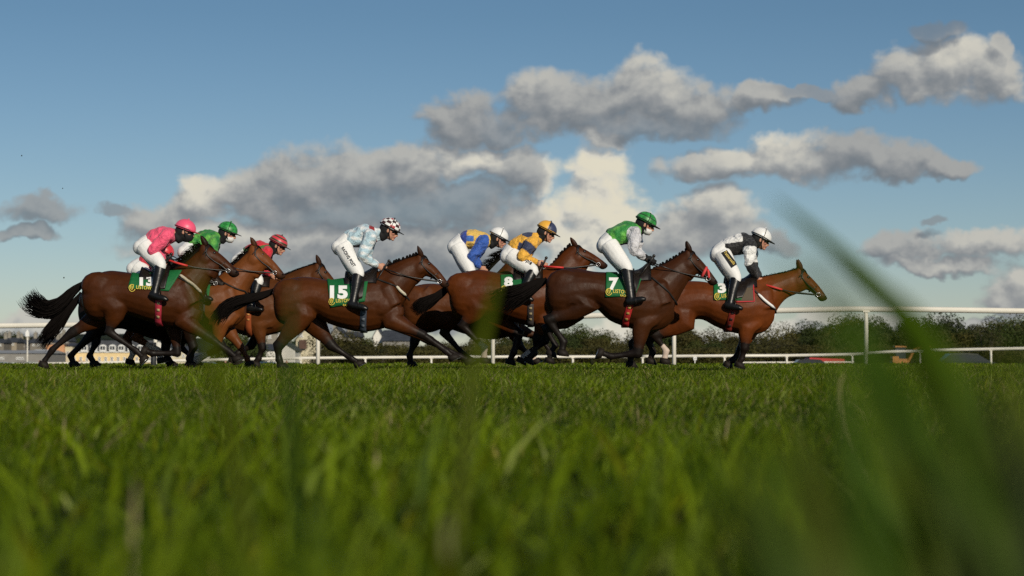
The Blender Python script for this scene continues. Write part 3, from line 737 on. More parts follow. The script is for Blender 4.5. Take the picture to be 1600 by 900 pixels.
    if 'cloth' in h:
        TL, TR, BR, BL = h['cloth']; V_, F_ = patch_px(bvh, TL, TR, BR, BL, 22, 14, .016, D)
        k0 = len(V_); Vm = [(x, 2*D-y, z) for x, y, z in V_]
        # over the back
        nu = 23; F2 = [tuple(i+k0 for i in f[::-1]) for f in F_]+[(i, i+1, k0+i+1, k0+i) for i in range(nu-1)]
        co = obj('saddle_cloth', V_+Vm, F_+F2, M_cloth, root, True); so_ = co.modifiers.new('s', 'SOLIDIFY'); so_.thickness = .005
        cb_ = BVHTree.FromPolygons([Vector(v) for v in V_], F_)
        if h.get('num'):
            s_, x_, y_, hh, ww = h['num']; text_px(s_, cb_, x_, y_, hh, ww, M_white, co, 'number', .006, D, .055)
        if h.get('lst'):
            x_, y_, ww, ang = h['lst']; text_px('LISTOWEL', cb_, x_, y_, 5.6, ww, M_yell, co, 'lettering', .006, D, .008, ang)
            text_px('RACES', cb_, x_+ww*.36, y_+5.6, 3.2, ww*.36, M_yell, co, 'lettering', .006, D, .01, ang)
            em = MB(); cxx, cyy = x_-6.6, y_-1.2
            def ec(px, py): return cast(cb_, px, py, .009, D) or P(px, py, D-.28)
            em.tube([ec(cxx+4.6*math.cos(q), cyy+5.2*math.sin(q)) for q in np.linspace(.25, 2*math.pi-.9, 15)], .0045, 5)
            em.tube([ec(cxx-2.4, cyy-3.6), ec(cxx-2, cyy+1.5), ec(cxx+.2, cyy+2.6), ec(cxx+1.6, cyy+.5), ec(cxx+2.4, cyy-4.2)], .0045, 5)
            em.tube([ec(cxx-.2, cyy-4), ec(cxx, cyy+1)], .0035, 5)
            em.obj('emblem', M_yell, co, True)
    if 'pad' in h:
        TL, TR, BR, BL = h['pad']; V_, F_ = patch_px(bvh, TL, TR, BR, BL, 10, 8, .010, D); Vm = [(x, 2*D-y, z) for x, y, z in V_]; k0 = len(V_)
        o_ = obj('saddle_pad', V_+Vm, F_+[tuple(i+k0 for i in f[::-1]) for f in F_], mat('pad_felt', (.10, .075, .05), .9), root, True); q_ = o_.modifiers.new('s', 'SOLIDIFY'); q_.thickness = .008
        pm = MB(); pm.tube([Vector(V_[i]) for i in [j*11+10 for j in range(9)]+[8*11+i for i in range(9, -1, -1)]], .008, 6); pm.obj('piping', mat('red_piping', (.5, .02, .03), .6), o_, True)
    if 'saddle' in h:
        x0, x1, yb = h['saddle']; sd_ = MB(); prof = []
        m_ = 9; ztop = [P(x, yb, D).z for x in np.linspace(x0, x1, m_)]
        lift = [.075, .055, .035, .02, .015, .02, .035, .06, .05]
        Vs = []; Fs = []; nl = 11
        for i, x in enumerate(np.linspace(x0, x1, m_)):
            X = P(x, yb, D).x; c = bvh.ray_cast(Vector((X, D, 5)), Vector((0, 0, -1)))[0]; zt = c.z if c else ztop[i]
            for j in range(nl):
                a_ = (j/(nl-1)-.5)*2; yy = D+a_*.21; cc2 = bvh.ray_cast(Vector((X, yy, 5)), Vector((0, 0, -1)))[0]; zz = (cc2.z if cc2 else zt-.12)
                Vs.append((X, yy, zz+.022+lift[i]*(1-abs(a_)**1.5)))
            for j in range(nl):
                a_ = (j/(nl-1)-.5)*2; v = Vs[-nl]; Vs.append((X, D+a_*.205, Vs[i*2*nl+j][2]-.02))
        for i in range(m_-1):
            for j in range(nl-1):
                a_ = i*2*nl+j; b_ = (i+1)*2*nl+j; Fs.append((a_, b_, b_+1, a_+1)); Fs.append((a_+nl, a_+nl+1, b_+nl+1, b_+nl))
            for j in (0, nl-1): a_ = i*2*nl+j; b_ = (i+1)*2*nl+j; Fs.append((a_, a_+nl, b_+nl, b_))
        for i in (0, m_-1):
            for j in range(nl-1): a_ = i*2*nl+j; Fs.append((a_, a_+1, a_+nl+1, a_+nl))
        so2 = obj('saddle', Vs, Fs, M_leather, root, True)
        if h.get('flap'):
            TL, TR, BR, BL = h['flap']; V_, F_ = patch_px(bvh, TL, TR, BR, BL, 8, 10, .030, D); 
            for vv, ff in ((V_, F_), ([(x, 2*D-y, z) for x, y, z in V_], [f[::-1] for f in F_])):
                fo = obj('saddle_flap', vv, ff, M_leather, so2, True); q_ = fo.modifiers.new('s', 'SOLIDIFY'); q_.thickness = .008
    if 'ankle' in h:
        ax_, ay_ = h['ankle']; 
        for sg in (-1, 1):
            st = MB(); a0 = P(ax_+4, ay_-48, D+sg*.2); a1 = P(ax_+7, ay_-6, D+sg*.34)
            st.tube([a0, a0.lerp(a1, .5)+Vector((0, sg*.03, 0)), a1], .009, 6)
            b0 = a1+Vector((0, 0, -.10)); st.tube([a1, a1+Vector((0, -.05, -.04)), b0+Vector((0, -.055, .0)), b0+Vector((0, .055, 0)), a1+Vector((0, .05, -.04)), a1], .006, 6)
            st.obj('stirrup', M_leather if True else M_steel, root, True)
    return root, bvh
# ------------------------------------------------------------------ jockeys
SKIN = (.52, .27, .18)
def build_jockey(j):
    D = j['D']; root = None
    pel, wai, che, nb, hd = [P(*j[k], D) for k in ('pelvis', 'waist', 'chest', 'neck', 'head')]
    root = empty('person', (pel.x, D, ground_z(D)), j['label'], 'jockey', 'jockeys crouched over their horses')
    o2 = j.get('far', (-4, 3))
    limbs = {}
    for sg in (-1, 1):
        dx, dy = (0, 0) if sg < 0 else o2
        kn = P(j['knee'][0]+dx, j['knee'][1]+dy, D+sg*.25); an = P(j['ankle'][0]+dx, j['ankle'][1]+dy*.3, D+sg*.33); to = P(j['toe'][0]+dx, j['toe'][1]+dy*.3, D+sg*.37)
        hip = pel+Vector((.02, sg*.095, -.02))
        da, db = (0, 0) if sg < 0 else j.get('fararm', (6, 2))
        sh = P(j['sh'][0], j['sh'][1], D+sg*.17); elb = P(j['elbow'][0]+da, j['elbow'][1]+db, D+sg*.23); wr = P(j['wrist'][0]+da*.4, j['wrist'][1]+db*.4, D+sg*.09)
        sh.y = D+sg*.165
        limbs[sg] = (hip, kn, an, to, sh, elb, wr)
    pit = math.radians(j.get('pitch', 22)); f = Vector((math.cos(pit), 0, -math.sin(pit))); u = Vector((math.sin(pit), 0, math.cos(pit))); s = Vector((0, 1, 0))
    R = Matrix((f, s, u)).transposed()
    hc = hd - u*.055                       # skull centre, below the cap centre
    def hp(a, b_, c): return hc + f*a + s*b_ + u*c
    body = MB()
    def T(mb, pts, rp, ry, n=12): V, Fc = tube(pts, rp, ry, n); mb.add(V, Fc)
    def E(mb, c, r, rot=None, n=12, m=8): V, Fc = ellipsoid(c, r, n, m, rot); mb.add(V, Fc)
    T(body, cr([pel-(wai-pel)*.35, pel, wai, che, che.lerp(nb, .7)], 3), cr([.06, .085, .080, .095, .06], 3), cr([.10, .13, .12, .145, .09], 3), 14)
    T(body, [che.lerp(nb, .6), nb, hp(-.025, 0, -.06)], [.06, .052, .05], [.07, .055, .05])
    E(body, hp(-.01, 0, .02), (.095, .073, .092), R); E(body, hp(.03, 0, -.035), (.06, .057, .072), R)            # skull and jaw
    T(body, [hp(.085, 0, .012), hp(.104, 0, -.014), hp(.112, 0, -.030), hp(.09, 0, -.036)], [.010, .013, .015, .010], [.009, .012, .017, .012], 8)    # nose
    T(body, [hp(.088, -.022, -.055), hp(.098, 0, -.054), hp(.088, .022, -.055)], [.007, .008, .007], [.007]*3, 8)
    T(body, [hp(.086, -.018, -.066), hp(.094, 0, -.067), hp(.086, .018, -.066)], [.006, .008, .006], [.007]*3, 8)
    E(body, hp(.078, 0, -.088), (.020, .022, .016), R)
    T(body, [hp(.083, -.045, .018), hp(.095, 0, .024), hp(.083, .045, .018)], [.009]*3, [.009]*3, 8)
    for sg in (-1, 1):
        E(body, hp(.055, .045*sg, -.02), (.028, .018, .022), R)
        E(body, hp(-.005, .074*sg, -.012), (.019, .010, .029), R)          # ears
        hip, kn, an, to, sh, elb, wr = limbs[sg]
        T(body, [hip, hip.lerp(kn, .5), kn, kn.lerp(an, .3), an, an+(an-kn).normalized()*.03+(to-an)*.3, an+(an-kn).normalized()*.035+(to-an)*.8], [.085, .072, .052, .046, .030, .022, .012], [.085, .07, .05, .044, .030, .022, .014])
        T(body, [sh, sh.lerp(elb, .5), elb, elb.lerp(wr, .4), wr], [.05, .042, .034, .034, .022], [.05, .042, .034, .034, .027])
    hands = MB()
    for sg in (-1, 1):
        wr = limbs[sg][6]; elb = limbs[sg][5]; d = (wr-elb).normalized(); d = (d+Vector((.5, 0, -.05))).normalized(); dn = Vector((0, 1, 0)).cross(d).normalized()
        if dn.z > 0: dn = -dn
        sd_ = d.cross(dn).normalized()
        sd_ = sd_ if sd_.y*sg > 0 else -sd_          # outwards
        for mb_ in (hands,):
            T(mb_, [wr-d*.01, wr+d*.03, wr+d*.07, wr+d*.085], [.026, .036, .040, .034], [.017, .018, .017, .014], 10)
            for q in range(4):
                st = wr+d*.08-dn*(.030-.020*q); ln = (.036, .040, .038, .030)[q]
                k1 = st+sd_*.006+d*ln*.9; k2 = k1-sd_*ln*.85+dn*.004; k3 = k2-d*ln*.75
                T(mb_, [st-d*.02, st, k1, k2, k3], [.0095, .0095, .009, .0085, .0075], [.0095, .0095, .009, .0085, .0075], 8)
            t0 = wr+d*.025-dn*.028; T(mb_, [t0, t0+d*.03-dn*.016-sd_*.012, t0+d*.058-dn*.012-sd_*.026], [.013, .012, .009], [.013, .012, .009], 8)
    for v in [hands]: body.add(v.V, v.F)
    V, Fc = fuse(body, .0068, 2)
    col = np.tile(np.array(SKIN), (len(V), 1)); L_ = V-np.array(hc); a = L_@np.array(f); c = L_@np.array(u); lat = np.abs(L_[:, 1])
    lips = (a > .08) & (np.abs(c+.060) < .009) & (lat < .024); col[lips] = (.35, .10, .09)
    ck = np.exp(-(((a-.06)/.03)**2+((c+.02)/.025)**2+((lat-.05)/.025)**2)); col = col*(1-.35*ck[:, None])+np.array((.55, .14, .12))*.35*ck[:, None]
    bodyo = obj('body', V, Fc, M_skin, root, True, vcol=col)
    for sg in (-1, 1):
        V_, F_ = ellipsoid(hp(.082, .031*sg, .002), (.011, .011, .011), 10, 7); obj('eye', V_, F_, M_white, root)
        V_, F_ = ellipsoid(hp(.0915, .031*sg, .002), (.004, .005, .005), 8, 6); obj('iris', V_, F_, M_eye, root)
    # balaclava over jaw, nape and neck
    sn = MB()
    E(sn, hp(-.032, 0, .0), (.090, .083, .095), R); E(sn, hp(-.018, 0, -.050), (.064, .070, .060), R)
    if j.get('mask'): E(sn, hp(.035, 0, -.045), (.085, .066, .075), R)
    T(sn, [hp(-.02, 0, -.05), hp(-.045, 0, -.10), nb+Vector((-.01, 0, .01))], [.062, .062, .066], [.062, .062, .070])
    V, Fc = fuse(sn, .009, 4)
    V = V+vnormals(V, Fc)*(wob(V, 60, 4)*.002)[:, None]
    obj('balaclava', V, Fc, j.get('snoodmat', M_black), root)
    if j.get('facemask'):
        fm_ = MB(); E(fm_, hp(.045, 0, -.060), (.062, .064, .050), R); fm_.obj('face_covering', mat('white_mask', (.7, .7, .68), .8), root, True)
    # goggles
    gm = MB(); rows = []
    for c_ in np.linspace(-.018, .030, 5):
        rows.append([hp(.012+.095*math.cos(q)*(1-abs(c_-.006)*3), .088*math.sin(q)*(1-abs(c_-.006)*2), c_+.004) for q in np.linspace(-1.15, 1.15, 17)])
    Vg = [p for r_ in rows for p in r_]+[p-(p-hc).normalized()*.008 for r_ in rows for p in r_]; n = 17; k0 = 5*n
    Fg = [(a_*n+i, a_*n+i+1, (a_+1)*n+i+1, (a_+1)*n+i) for a_ in range(4) for i in range(n-1)]; Fg += [tuple(q+k0 for q in f_[::-1]) for f_ in Fg]
    Fg += [(i, i+k0, i+1+k0, i+1) for i in range(n-1)]+[(4*n+i, 4*n+i+1, 4*n+i+1+k0, 4*n+i+k0) for i in range(n-1)]
    go_ = obj('goggles', Vg, Fg, M_glass, root); gs = MB(); gs.tube([hp(.01+.093*math.cos(q), .090*math.sin(q), .012+.012*abs(math.sin(q))) for q in np.linspace(1.1, 2*math.pi-1.1, 17)], .006, 6, 1); gs.obj('goggle_strap', M_black, go_, True)
    # cap over the helmet
    cap = j['cap']; Vh = []; Fh = []; Ch = []; nn, mm = 48, 16
    tlt = .10
    def dome(t, a_, k_=1.0):
        th = t*math.pi*.54
        p = Vector((.128*math.sin(th)*math.cos(a_)*k_, .105*math.sin(th)*math.sin(a_)*k_, .112*math.cos(th)*k_))
        return hd + f*(p.x*math.cos(tlt)+p.z*math.sin(tlt)-.006) + s*p.y + u*(p.z*math.cos(tlt)-p.x*math.sin(tlt)-.018)
    for i in range(mm+1):
        for q in range(nn): Vh.append(dome(i/mm, 2*math.pi*q/nn))
    for i in range(mm):
        for q in range(nn):
            Fh.append((i*nn+q, (i+1)*nn+q, (i+1)*nn+(q+1) % nn, i*nn+(q+1) % nn)); Ch.append(cap((i+.5)/mm, 2*math.pi*(q+.5)/nn))
    k0 = len(Vh)
    for q in range(nn): Vh.append(dome(1.0, 2*math.pi*q/nn, .86))
    for q in range(nn): Fh.append((mm*nn+q, k0+q, k0+(q+1) % nn, mm*nn+(q+1) % nn)); Ch.append((.02, .02, .02))
    he = obj('helmet', Vh, Fh, M_helm, root, True, fcol=Ch)
    pk = MB(); Vp = []; m_ = 13
    for k_ in range(4):
        for q in np.linspace(-1.05, 1.05, m_):
            b0 = dome(.97, q, 1.0); ext = .062*math.cos(q*1.3)*(k_/3)
            Vp.append(b0+f*ext+u*(-.012*(k_/3)+.008))
    Fp = [(a_*m_+i, a_*m_+i+1, (a_+1)*m_+i+1, (a_+1)*m_+i) for a_ in range(3) for i in range(m_-1)]
    po = obj('peak', Vp, Fp, mat('peak', j.get('peak', (.02, .02, .02)), .5), he, True); sm = po.modifiers.new('s', 'SOLIDIFY'); sm.thickness = .006
    hb = MB(); hb.tube([dome(.93, q, 1.02) for q in np.linspace(0, 2*math.pi, 33)], .0055, 6)
    if j.get('harness', True): hb.tube([dome(t, math.pi/2+.2, 1.02) for t in np.linspace(-.93, .93, 17)], .0045, 6) if False else hb.tube([dome(t, -math.pi/2+.15, 1.02) for t in np.linspace(0, .93, 9)], .004, 6)
    hb.tube([dome(.96, -1.5, 1.0), hp(.02, -.078, -.04), hp(.05, -.03, -.105), hp(.05, .03, -.105), hp(.02, .078, -.04), dome(.96, 1.5, 1.0)], .005, 6)
    hb.obj('helmet_strap', M_black, he, True)
    E2 = MB(); E(E2, dome(0, 0, 1.05), (.011, .011, .008)); E2.obj('cap_button', mat('button', j.get('button', (.02, .02, .02)), .6), he, True)
    # silks
    jk = MB()
    T(jk, cr([wai-(che-wai)*.22, wai, wai.lerp(che, .5), che, che.lerp(nb, .75), nb+(nb-che)*.05], 3), cr([.075, .105, .125, .130, .082, .062], 3), cr([.12, .148, .155, .165, .105, .062], 3), 18)
    for sg in (-1, 1):
        hip, kn, an, to, sh, elb, wr = limbs[sg]
        sg_drop = Vector((0, 0, -.012))
        T(jk, cr([che.lerp(nb, .3)+Vector((0, sg*.07, 0)), sh, sh.lerp(elb, .5)+sg_drop, elb+sg_drop, elb.lerp(wr, .5)+sg_drop, wr-(wr-elb).normalized()*.012], 3), cr([.075, .078, .076, .060, .052, .032], 3), cr([.06, .068, .070, .058, .050, .034], 3), 14)
    V, Fc = fuse(jk, .0085, 4); N_ = vnormals(V, Fc)
    V = V+N_*(wob(V, 38, int(j['head'][0]), 9)*.0085+wob(V, 85, int(j['head'][0])+1, 9)*.0038)[:, None]
    # colours by part of the garment
    dT, tT = seg_dist(V, wai-(che-wai)*.22, nb); best = dT*.62; part = np.zeros(len(V), int); tt = tT.copy()
    for sg in (-1, 1):
        sh, elb, wr = limbs[sg][4:7]
        d, t = seg_dist(V, sh+Vector((0, sg*.02, 0)), elb); m_ = (d < best); best = np.where(m_, d, best); part[m_] = 1; tt[m_] = t[m_]
        d, t = seg_dist(V, elb, wr); m_ = (d < best); best = np.where(m_, d, best); part[m_] = 2; tt[m_] = t[m_]
    Tn = (nb-wai).normalized(); Nn_ = np.array(Vector((0, -1, 0)).cross(Tn)); Nn_ = -Nn_ if Nn_[2] < 0 else Nn_
    hgt = (V-np.array(wai))@Nn_
    col = j['silk'](V-np.array(wai), part, tt, hgt)
    obj('jacket', V, Fc, M_silk, root, True, vcol=col)
    # breeches
    bc = MB(); T(bc, cr([pel-(wai-pel).normalized()*.10, pel, wai+(wai-pel)*.10], 4), cr([.07, .112, .098], 4), cr([.12, .155, .135], 4), 16)
    for sg in (-1, 1):
        hip, kn, an = limbs[sg][:3]
        E(bc, pel+Vector((-.035, sg*.07, -.015)), (.085, .085, .09))
        T(bc, cr([hip+Vector((0, 0, .015)), hip.lerp(kn, .5), kn, kn.lerp(an, .16)], 4), cr([.112, .097, .070, .052], 4), cr([.100, .090, .066, .052], 4), 14)
    V, Fc = fuse(bc, .009, 5); N_ = vnormals(V, Fc); V = V+N_*(wob(V, 30, int(j['head'][0])+7, 8)*.003)[:, None]
    bo = obj('breeches', V, Fc, M_breech, root, True)
    bb = BVHTree.FromPolygons([Vector(v) for v in V], Fc)
    if j.get('legtext'):
        t_, x_, y_, h_, w_, a_, m_ = j['legtext']
        if j.get('legpatch'):
            V_, F_ = patch_px(bb, *j['legpatch'], 8, 12, .006, D); obj('leg_patch', V_, F_, M_black, bo, True)
        text_px(t_, bb, x_, y_, h_, w_, m_, bo, 'lettering', .010, D, .02, a_)
    # boots
    for sg in (-1, 1):
        hip, kn, an, to = limbs[sg][:4]; bt = MB(); cal = kn.lerp(an, .35)
        T(bt, cr([kn.lerp(an, .02), kn.lerp(an, .12), cal, kn.lerp(an, .75), an+(an-kn).normalized()*.02], 3), cr([.068, .066, .064, .050, .045], 3), cr([.062, .060, .058, .046, .044], 3), 14)
        dn = (an-kn).normalized(); fd = (to-an).normalized(); sole = an+dn*.035
        T(bt, [sole-fd*.06, sole-fd*.02, sole+fd*.06, to+dn*.03-fd*.02, to+dn*.035+fd*.02], [.036, .050, .044, .034, .020], [.034, .040, .044, .044, .028], 12)
        V, Fc = fuse(bt, .009, 3); V = V+vnormals(V, Fc)*(wob(V, 45, 3)*.0015)[:, None]
        obj('boot', V, Fc, M_boot, root)
    if j.get('gloves'):
        g_ = MB()
        for sg in (-1, 1):
            wr, elb = limbs[sg][6], limbs[sg][5]; d = (wr-elb).normalized(); T(g_, [wr-d*.06, wr-d*.01], [.034, .034], [.034, .034], 10)
        g_.add(hands.V, hands.F); V, Fc = fuse(g_, .006, 1); V = V+vnormals(V, Fc)*.003; obj('glove', V, Fc, M_black, root)
    return root
def flat(c): return lambda t, a: c
def k3(c, n): return np.tile(np.array(c, float), (n, 1))
def mott(V, c, seed=1, amt=.35, fr=34): return k3(c, len(V))*(1+amt*wob(V, fr, seed)[:, None])
PINK = (.85, .095, .19); GREEN = (.02, .20, .035); LGREEN = (.12, .40, .06); NAVY = (.035, .045, .10); ORNG = (.80, .42, .05); BLUE = (.030, .10, .42); YEL = (.80, .52, .12); CRIM = (.62, .025, .045)
def silk_pink(V, p, t, h): return mott(V, PINK, 2, .08)
def silk_red(V, p, t, h): return mott(V, (.60, .035, .06), 2, .10)
def silk_green(V, p, t, h):
    w = np.clip(wob(V, 42, 5)*1.2+.1, 0, 1)[:, None]; return k3(GREEN, len(V))*(1-w)+np.array(LGREEN)*w
def silk_redgreen(V, p, t, h):
    c = k3(CRIM, len(V)); m = (p == 0) & (((h > .03) & (h < .075)) | (t < .12)); c[m] = (.05, .14, .03); return c
def silk_lightblue(V, p, t, h):
    w = np.clip(wob(V, 55, 9)*1.3+.2, 0, 1)[:, None]; c = k3((.42, .58, .66), len(V))*(1-w)+np.array((.78, .80, .80))*w
    c[(p == 0) & (t > .74) & (t < .88)] = (.28, .018, .02); c[(p == 0) & (t < .55) & (h < -.085)] = (.03, .03, .035); return c  # dark underside of the body is shade painted into the silk
def silk_blueyellow(V, p, t, h):
    c = k3(YEL, len(V)); c[p == 1] = BLUE; c[p == 2] = BLUE; c[(p == 0) & (t < .45) & (h < .045) & (h > -.03)] = (.06, .16, .5); c[(p == 0) & (t < .22)] = (.03, .06, .30); return c*(1+.1*wob(V, 60, 3)[:, None])
def silk_diamond(V, p, t, h):
    c = k3(ORNG, len(V)); m = (p == 0) & ((np.abs(t-.72)*1.1+np.abs(h-.11)*2.4 < .22) | (np.abs(t-.36)*1.1+np.abs(h+.05)*2.2 < .21)); c[m] = NAVY; c[(p == 1) & (t > .18) & (t < .68)] = NAVY
    c[(p == 2) & (t > .9)] = (.03, .03, .03); return c
def silk_silvergreen(V, p, t, h):
    c = silk_green(V, p, t, h)*1.15; c[p >= 1] = (.60, .60, .63); c[(p == 2) & (t > .85)] = (.02, .02, .02); c[(p == 0) & (h < -.10) & (t < .6)] = (.02, .02, .02); return c  # near-black belly is painted shading, not part of the pattern
def silk_blackwhite(V, p, t, h):
    c = k3((.015, .015, .016), len(V)); c[(p == 0) & (h > .035) & (t < .62)] = (.80, .80, .78); c[(p == 1) & (t > .12)] = (.80, .80, .78); return c
def cap_plain(c, band=None): return lambda t, a: (band if band and t > .88 else c)
def cap_green(t, a): return tuple(np.array(GREEN)*(1.5 if math.sin(a*5+t*9)*math.sin(a*3-t*14) > 0 else .9))
def cap_hoops(t, a): return (.60, .04, .06) if int(t*6.6+.2) % 2 == 0 else (.035, .05, .02)
def cap_check(t, a):
    k = (int(t*5.2)+int(a/(2*math.pi)*12)) % 2
    return (.80, .80, .78) if k == 0 else ((.05, .015, .015) if (int(t*5.2)+2*int(a/(2*math.pi)*6)) % 3 else (.40, .02, .03))
def cap_quarter(t, a): return (ORNG if t > .85 else (NAVY if (a % math.pi) > math.pi/2 else ORNG))
def cap_star(t, a):
    if t < .26 and (a*5/(2*math.pi)) % 1 < (1-t/.26)*.9+.1: return (.80, .80, .80)
    if .62 < t < .70: return (.015, .03, .015)
    return cap_green(t, a)
def whip(px0, px1, px2, D, c, label):
    a, b_, c_ = P(*px0, D), P(*px1, D), P(*px2, D); root = empty('whip', tuple(a), label, 'whip')
    m = MB(); m.tube([a, a.lerp(b_, .5), b_], [.013, .012, .010], 8); m.obj('grip', mat('whip_grip', c, .5, bump=[(60, .4, .004)]), root, True)
    m = MB(); d = (a-b_).normalized(); m.tube([b_, b_.lerp(c_, .5), c_], [.008, .006, .004], 8); m.obj('shaft', M_leather, root, True)
    m = MB(); V, Fc = ellipsoid(a+d*.01, (.019, .019, .019), 10, 7); m.add(V, Fc); m.obj('knob', M_leather, root, True)
# ------------------------------------------------------------------ the field
GR = (.45, .02, .03)
M_redgrip = mat('red_rubber', (.62, .035, .03), .6, bump=[(90, .5, .004)])
M_rednb = mat('red_sleeve', (.60, .05, .05), .7)
H13 = dict(D=23.5, coat=BAY, label='dark bay racehorse wearing saddle cloth 13, rearmost of the field with its tail streaming',
  torso=[(130,450,472,.08),(136,441,490,.17),(150,429,500,.24),(170,423,500,.27),(190,425,489,.265),(214,429,495,.28),(240,431,504,.30),(262,424,509,.29),(285,419,512,.26),(303,426,511,.21),(315,446,500,.13)],
  neck=[(268,422,296,508,.21),(288,411,314,474,.16),(306,396,325,448,.115),(320,384,333,430,.085)], head=(323,380,375,427), withers=(272,420), croup=(165,424), ears=-.1,
  crest=[(270,420),(286,410),(302,397),(316,382)], mane='loose', manelen=.12,
  legs=dict(nh=[(158,455),(181,482),(171,519),(213,548),(223,558)], fh=[(150,455),(160,492),(112,520),(82,546),(68,566)], nf=[(300,478),(288,502),(328,528),(358,550),(368,558)], ff=[(285,480),(272,506),(277,552),(238,552),(229,549)]), lift=('ff','nh'),
  tail=[(133,441),(114,455),(94,475),(72,484),(53,474),(40,459)], tailspread=.10, tailn=420,
  cloth=((206,428),(285,423),(264,455),(200,451)), num=('13',218,446,13.5,23), lst=(213,451.5,30,.07), hand=(262,406), rein_grip=M_redgrip, girth=((248,466),(247,504),(.42,.03,.055)), girth2=(.50,.38,.20),
  breast=[(275,432),(292,441),(312,457),(318,470)], breastpad=[(281,431),(296,442),(313,457)], padmat=mat('cream_sheepskin', (.52, .46, .34), .9, bump=[(70, 1, .01)]), saddle=(222,268,430), flap=((236,428),(266,424),(258,452),(244,454)), ankle=(243,458))
H15 = dict(D=23.5, coat=(0.0661, 0.0184, 0.0034), label='bright bay racehorse wearing saddle cloth 15 with neatly plaited mane',
  torso=[(429,462,486,.08),(432,452,497,.17),(440,443,505,.24),(455,436,508,.27),(472,434,502,.27),(490,435,492,.265),(515,438,505,.28),(545,436,514,.30),(570,430,517,.29),(592,426,514,.26),(612,432,508,.21),(628,448,494,.13)],
  neck=[(585,427,612,505,.21),(608,415,634,470,.16),(632,405,647,448,.115),(652,399,658,434,.085)], head=(660,397,703,445), withers=(590,425), croup=(462,435), ears=-.05,
  crest=[(598,420),(614,411),(634,404),(655,396)], mane='plait',
  legs=dict(nh=[(455,462),(473,492),(434,542),(436,562),(439,569)], fh=[(462,462),(487,500),(519,541),(548,560),(558,566)], nf=[(612,480),(612,502),(661,523),(697,549),(706,556)], ff=[(605,480),(618,503),(672,532),(718,557),(730,562)]),
  tail=[(432,452),(412,461),(387,467),(360,477),(344,491),(334,508)], tailspread=.062,
  cloth=((511,438),(577,428),(570,471),(517,480)), num=('15',515.5,465.5,18,28), lst=(525,472.5,31,-.01), hand=(600,419), girth=((568,482),(567,517),(.05,.065,.09)), girth2=(.14,.16,.19),
  breast=[(588,436),(604,442),(618,448),(634,463)], breastpad=[(618,448),(633,461)], padmat=mat('cream_sheepskin', (.62, .58, .45), .9, bump=[(70, 1, .01)]), saddle=(540,590,434), flap=((556,432),(572,430),(566,466),(560,468)), ankle=(553,472))
H8 = dict(D=24.5, coat=(0.0818, 0.0202, 0.0031), label='reddish bay racehorse wearing saddle cloth 8, its muzzle in black shade',
  torso=[(702,452,470,.08),(705,442,484,.17),(714,431,496,.24),(730,425,500,.27),(750,423,498,.27),(770,426,492,.265),(795,430,500,.28),(820,429,507,.30),(840,424,510,.29),(858,420,508,.26),(874,424,503,.21),(888,440,490,.13)],
  neck=[(850,422,876,500,.21),(866,409,892,462,.16),(880,394,902,440,.115),(893,383,912,424,.085)], head=(900,382,950,414), withers=(852,421), croup=(730,426), ears=-.15,
  crest=[(858,419),(868,408),(878,395),(892,382)], mane='plait',
  legs=dict(nh=[(730,452),(745,482),(722,509),(757,543),(756,560)], fh=[(740,452),(775,492),(811,522),(803,550),(797,562)], nf=[(868,475),(850,500),(838,530),(835,552),(826,560)], ff=[(862,475),(862,498),(852,532),(826,553),(815,560)]), socks=dict(nh=.25, ff=.1), lift=(),
  tail=[(705,443),(690,458),(672,470),(656,479),(645,489)], tailspread=.062,
  cloth=((782,431),(826,430),(824,455),(783,456)), num=('8',787.5,447,13,14), lst=(794,453.5,30,-.02), hand=(850,416), rein_grip=M_redgrip, girth=((829,475),(829,506),(.06,.05,.05)),
  breast=[(862,440),(876,452),(890,462)], saddle=(802,848,430), flap=((822,430),(838,428),(832,452),(824,454)), ankle=(815,460))
H7 = dict(D=23.0, coat=(0.0437, 0.0132, 0.0034), label='dark brown racehorse wearing saddle cloth 7 with a red noseband',
  torso=[(852,446,466,.08),(855,436,480,.17),(864,426,492,.24),(882,420,496,.27),(905,420,490,.27),(928,425,480,.265),(952,427,499,.28),(975,429,509,.30),(998,427,516,.29),(1018,422,518,.26),(1038,428,512,.21),(1053,446,498,.13)],
  neck=[(1012,423,1038,508,.21),(1036,413,1060,468,.16),(1055,402,1072,446,.115),(1073,391,1080,431,.085)], head=(1079,390,1122,441), withers=(1016,422), croup=(888,421), ears=-.02,
  crest=[(1022,421),(1040,411),(1058,401),(1076,389)], mane='plait',
  legs=dict(nh=[(882,450),(915,478),(857,500),(881,534),(878,548)], fh=[(876,455),(892,492),(853,514),(868,540),(861,549)], nf=[(1030,478),(1003,506),(996,552),(955,557),(941,552)], ff=[(1024,478),(1014,508),(988,538),(986,558),(985,566)]), lift=('nf',),
  tail=[(855,437),(836,446),(815,458),(790,469),(768,480)], tailspread=.115, tailn=480,
  cloth=((947,427),(1006,428),(992,463),(946,464)), num=('7',951.5,451.5,16.5,15), lst=(958,457.5,31,.08), hand=(1016,409), girth=((985,474),(977,506),(.45,.025,.025)), girth2=(.42,.28,.08),
  breast=[(1018,434),(1040,452),(1054,470)], saddle=(968,1016,427), flap=((984,428),(1004,427),(992,462),(984,463)), ankle=(986,468), noseband=M_rednb)
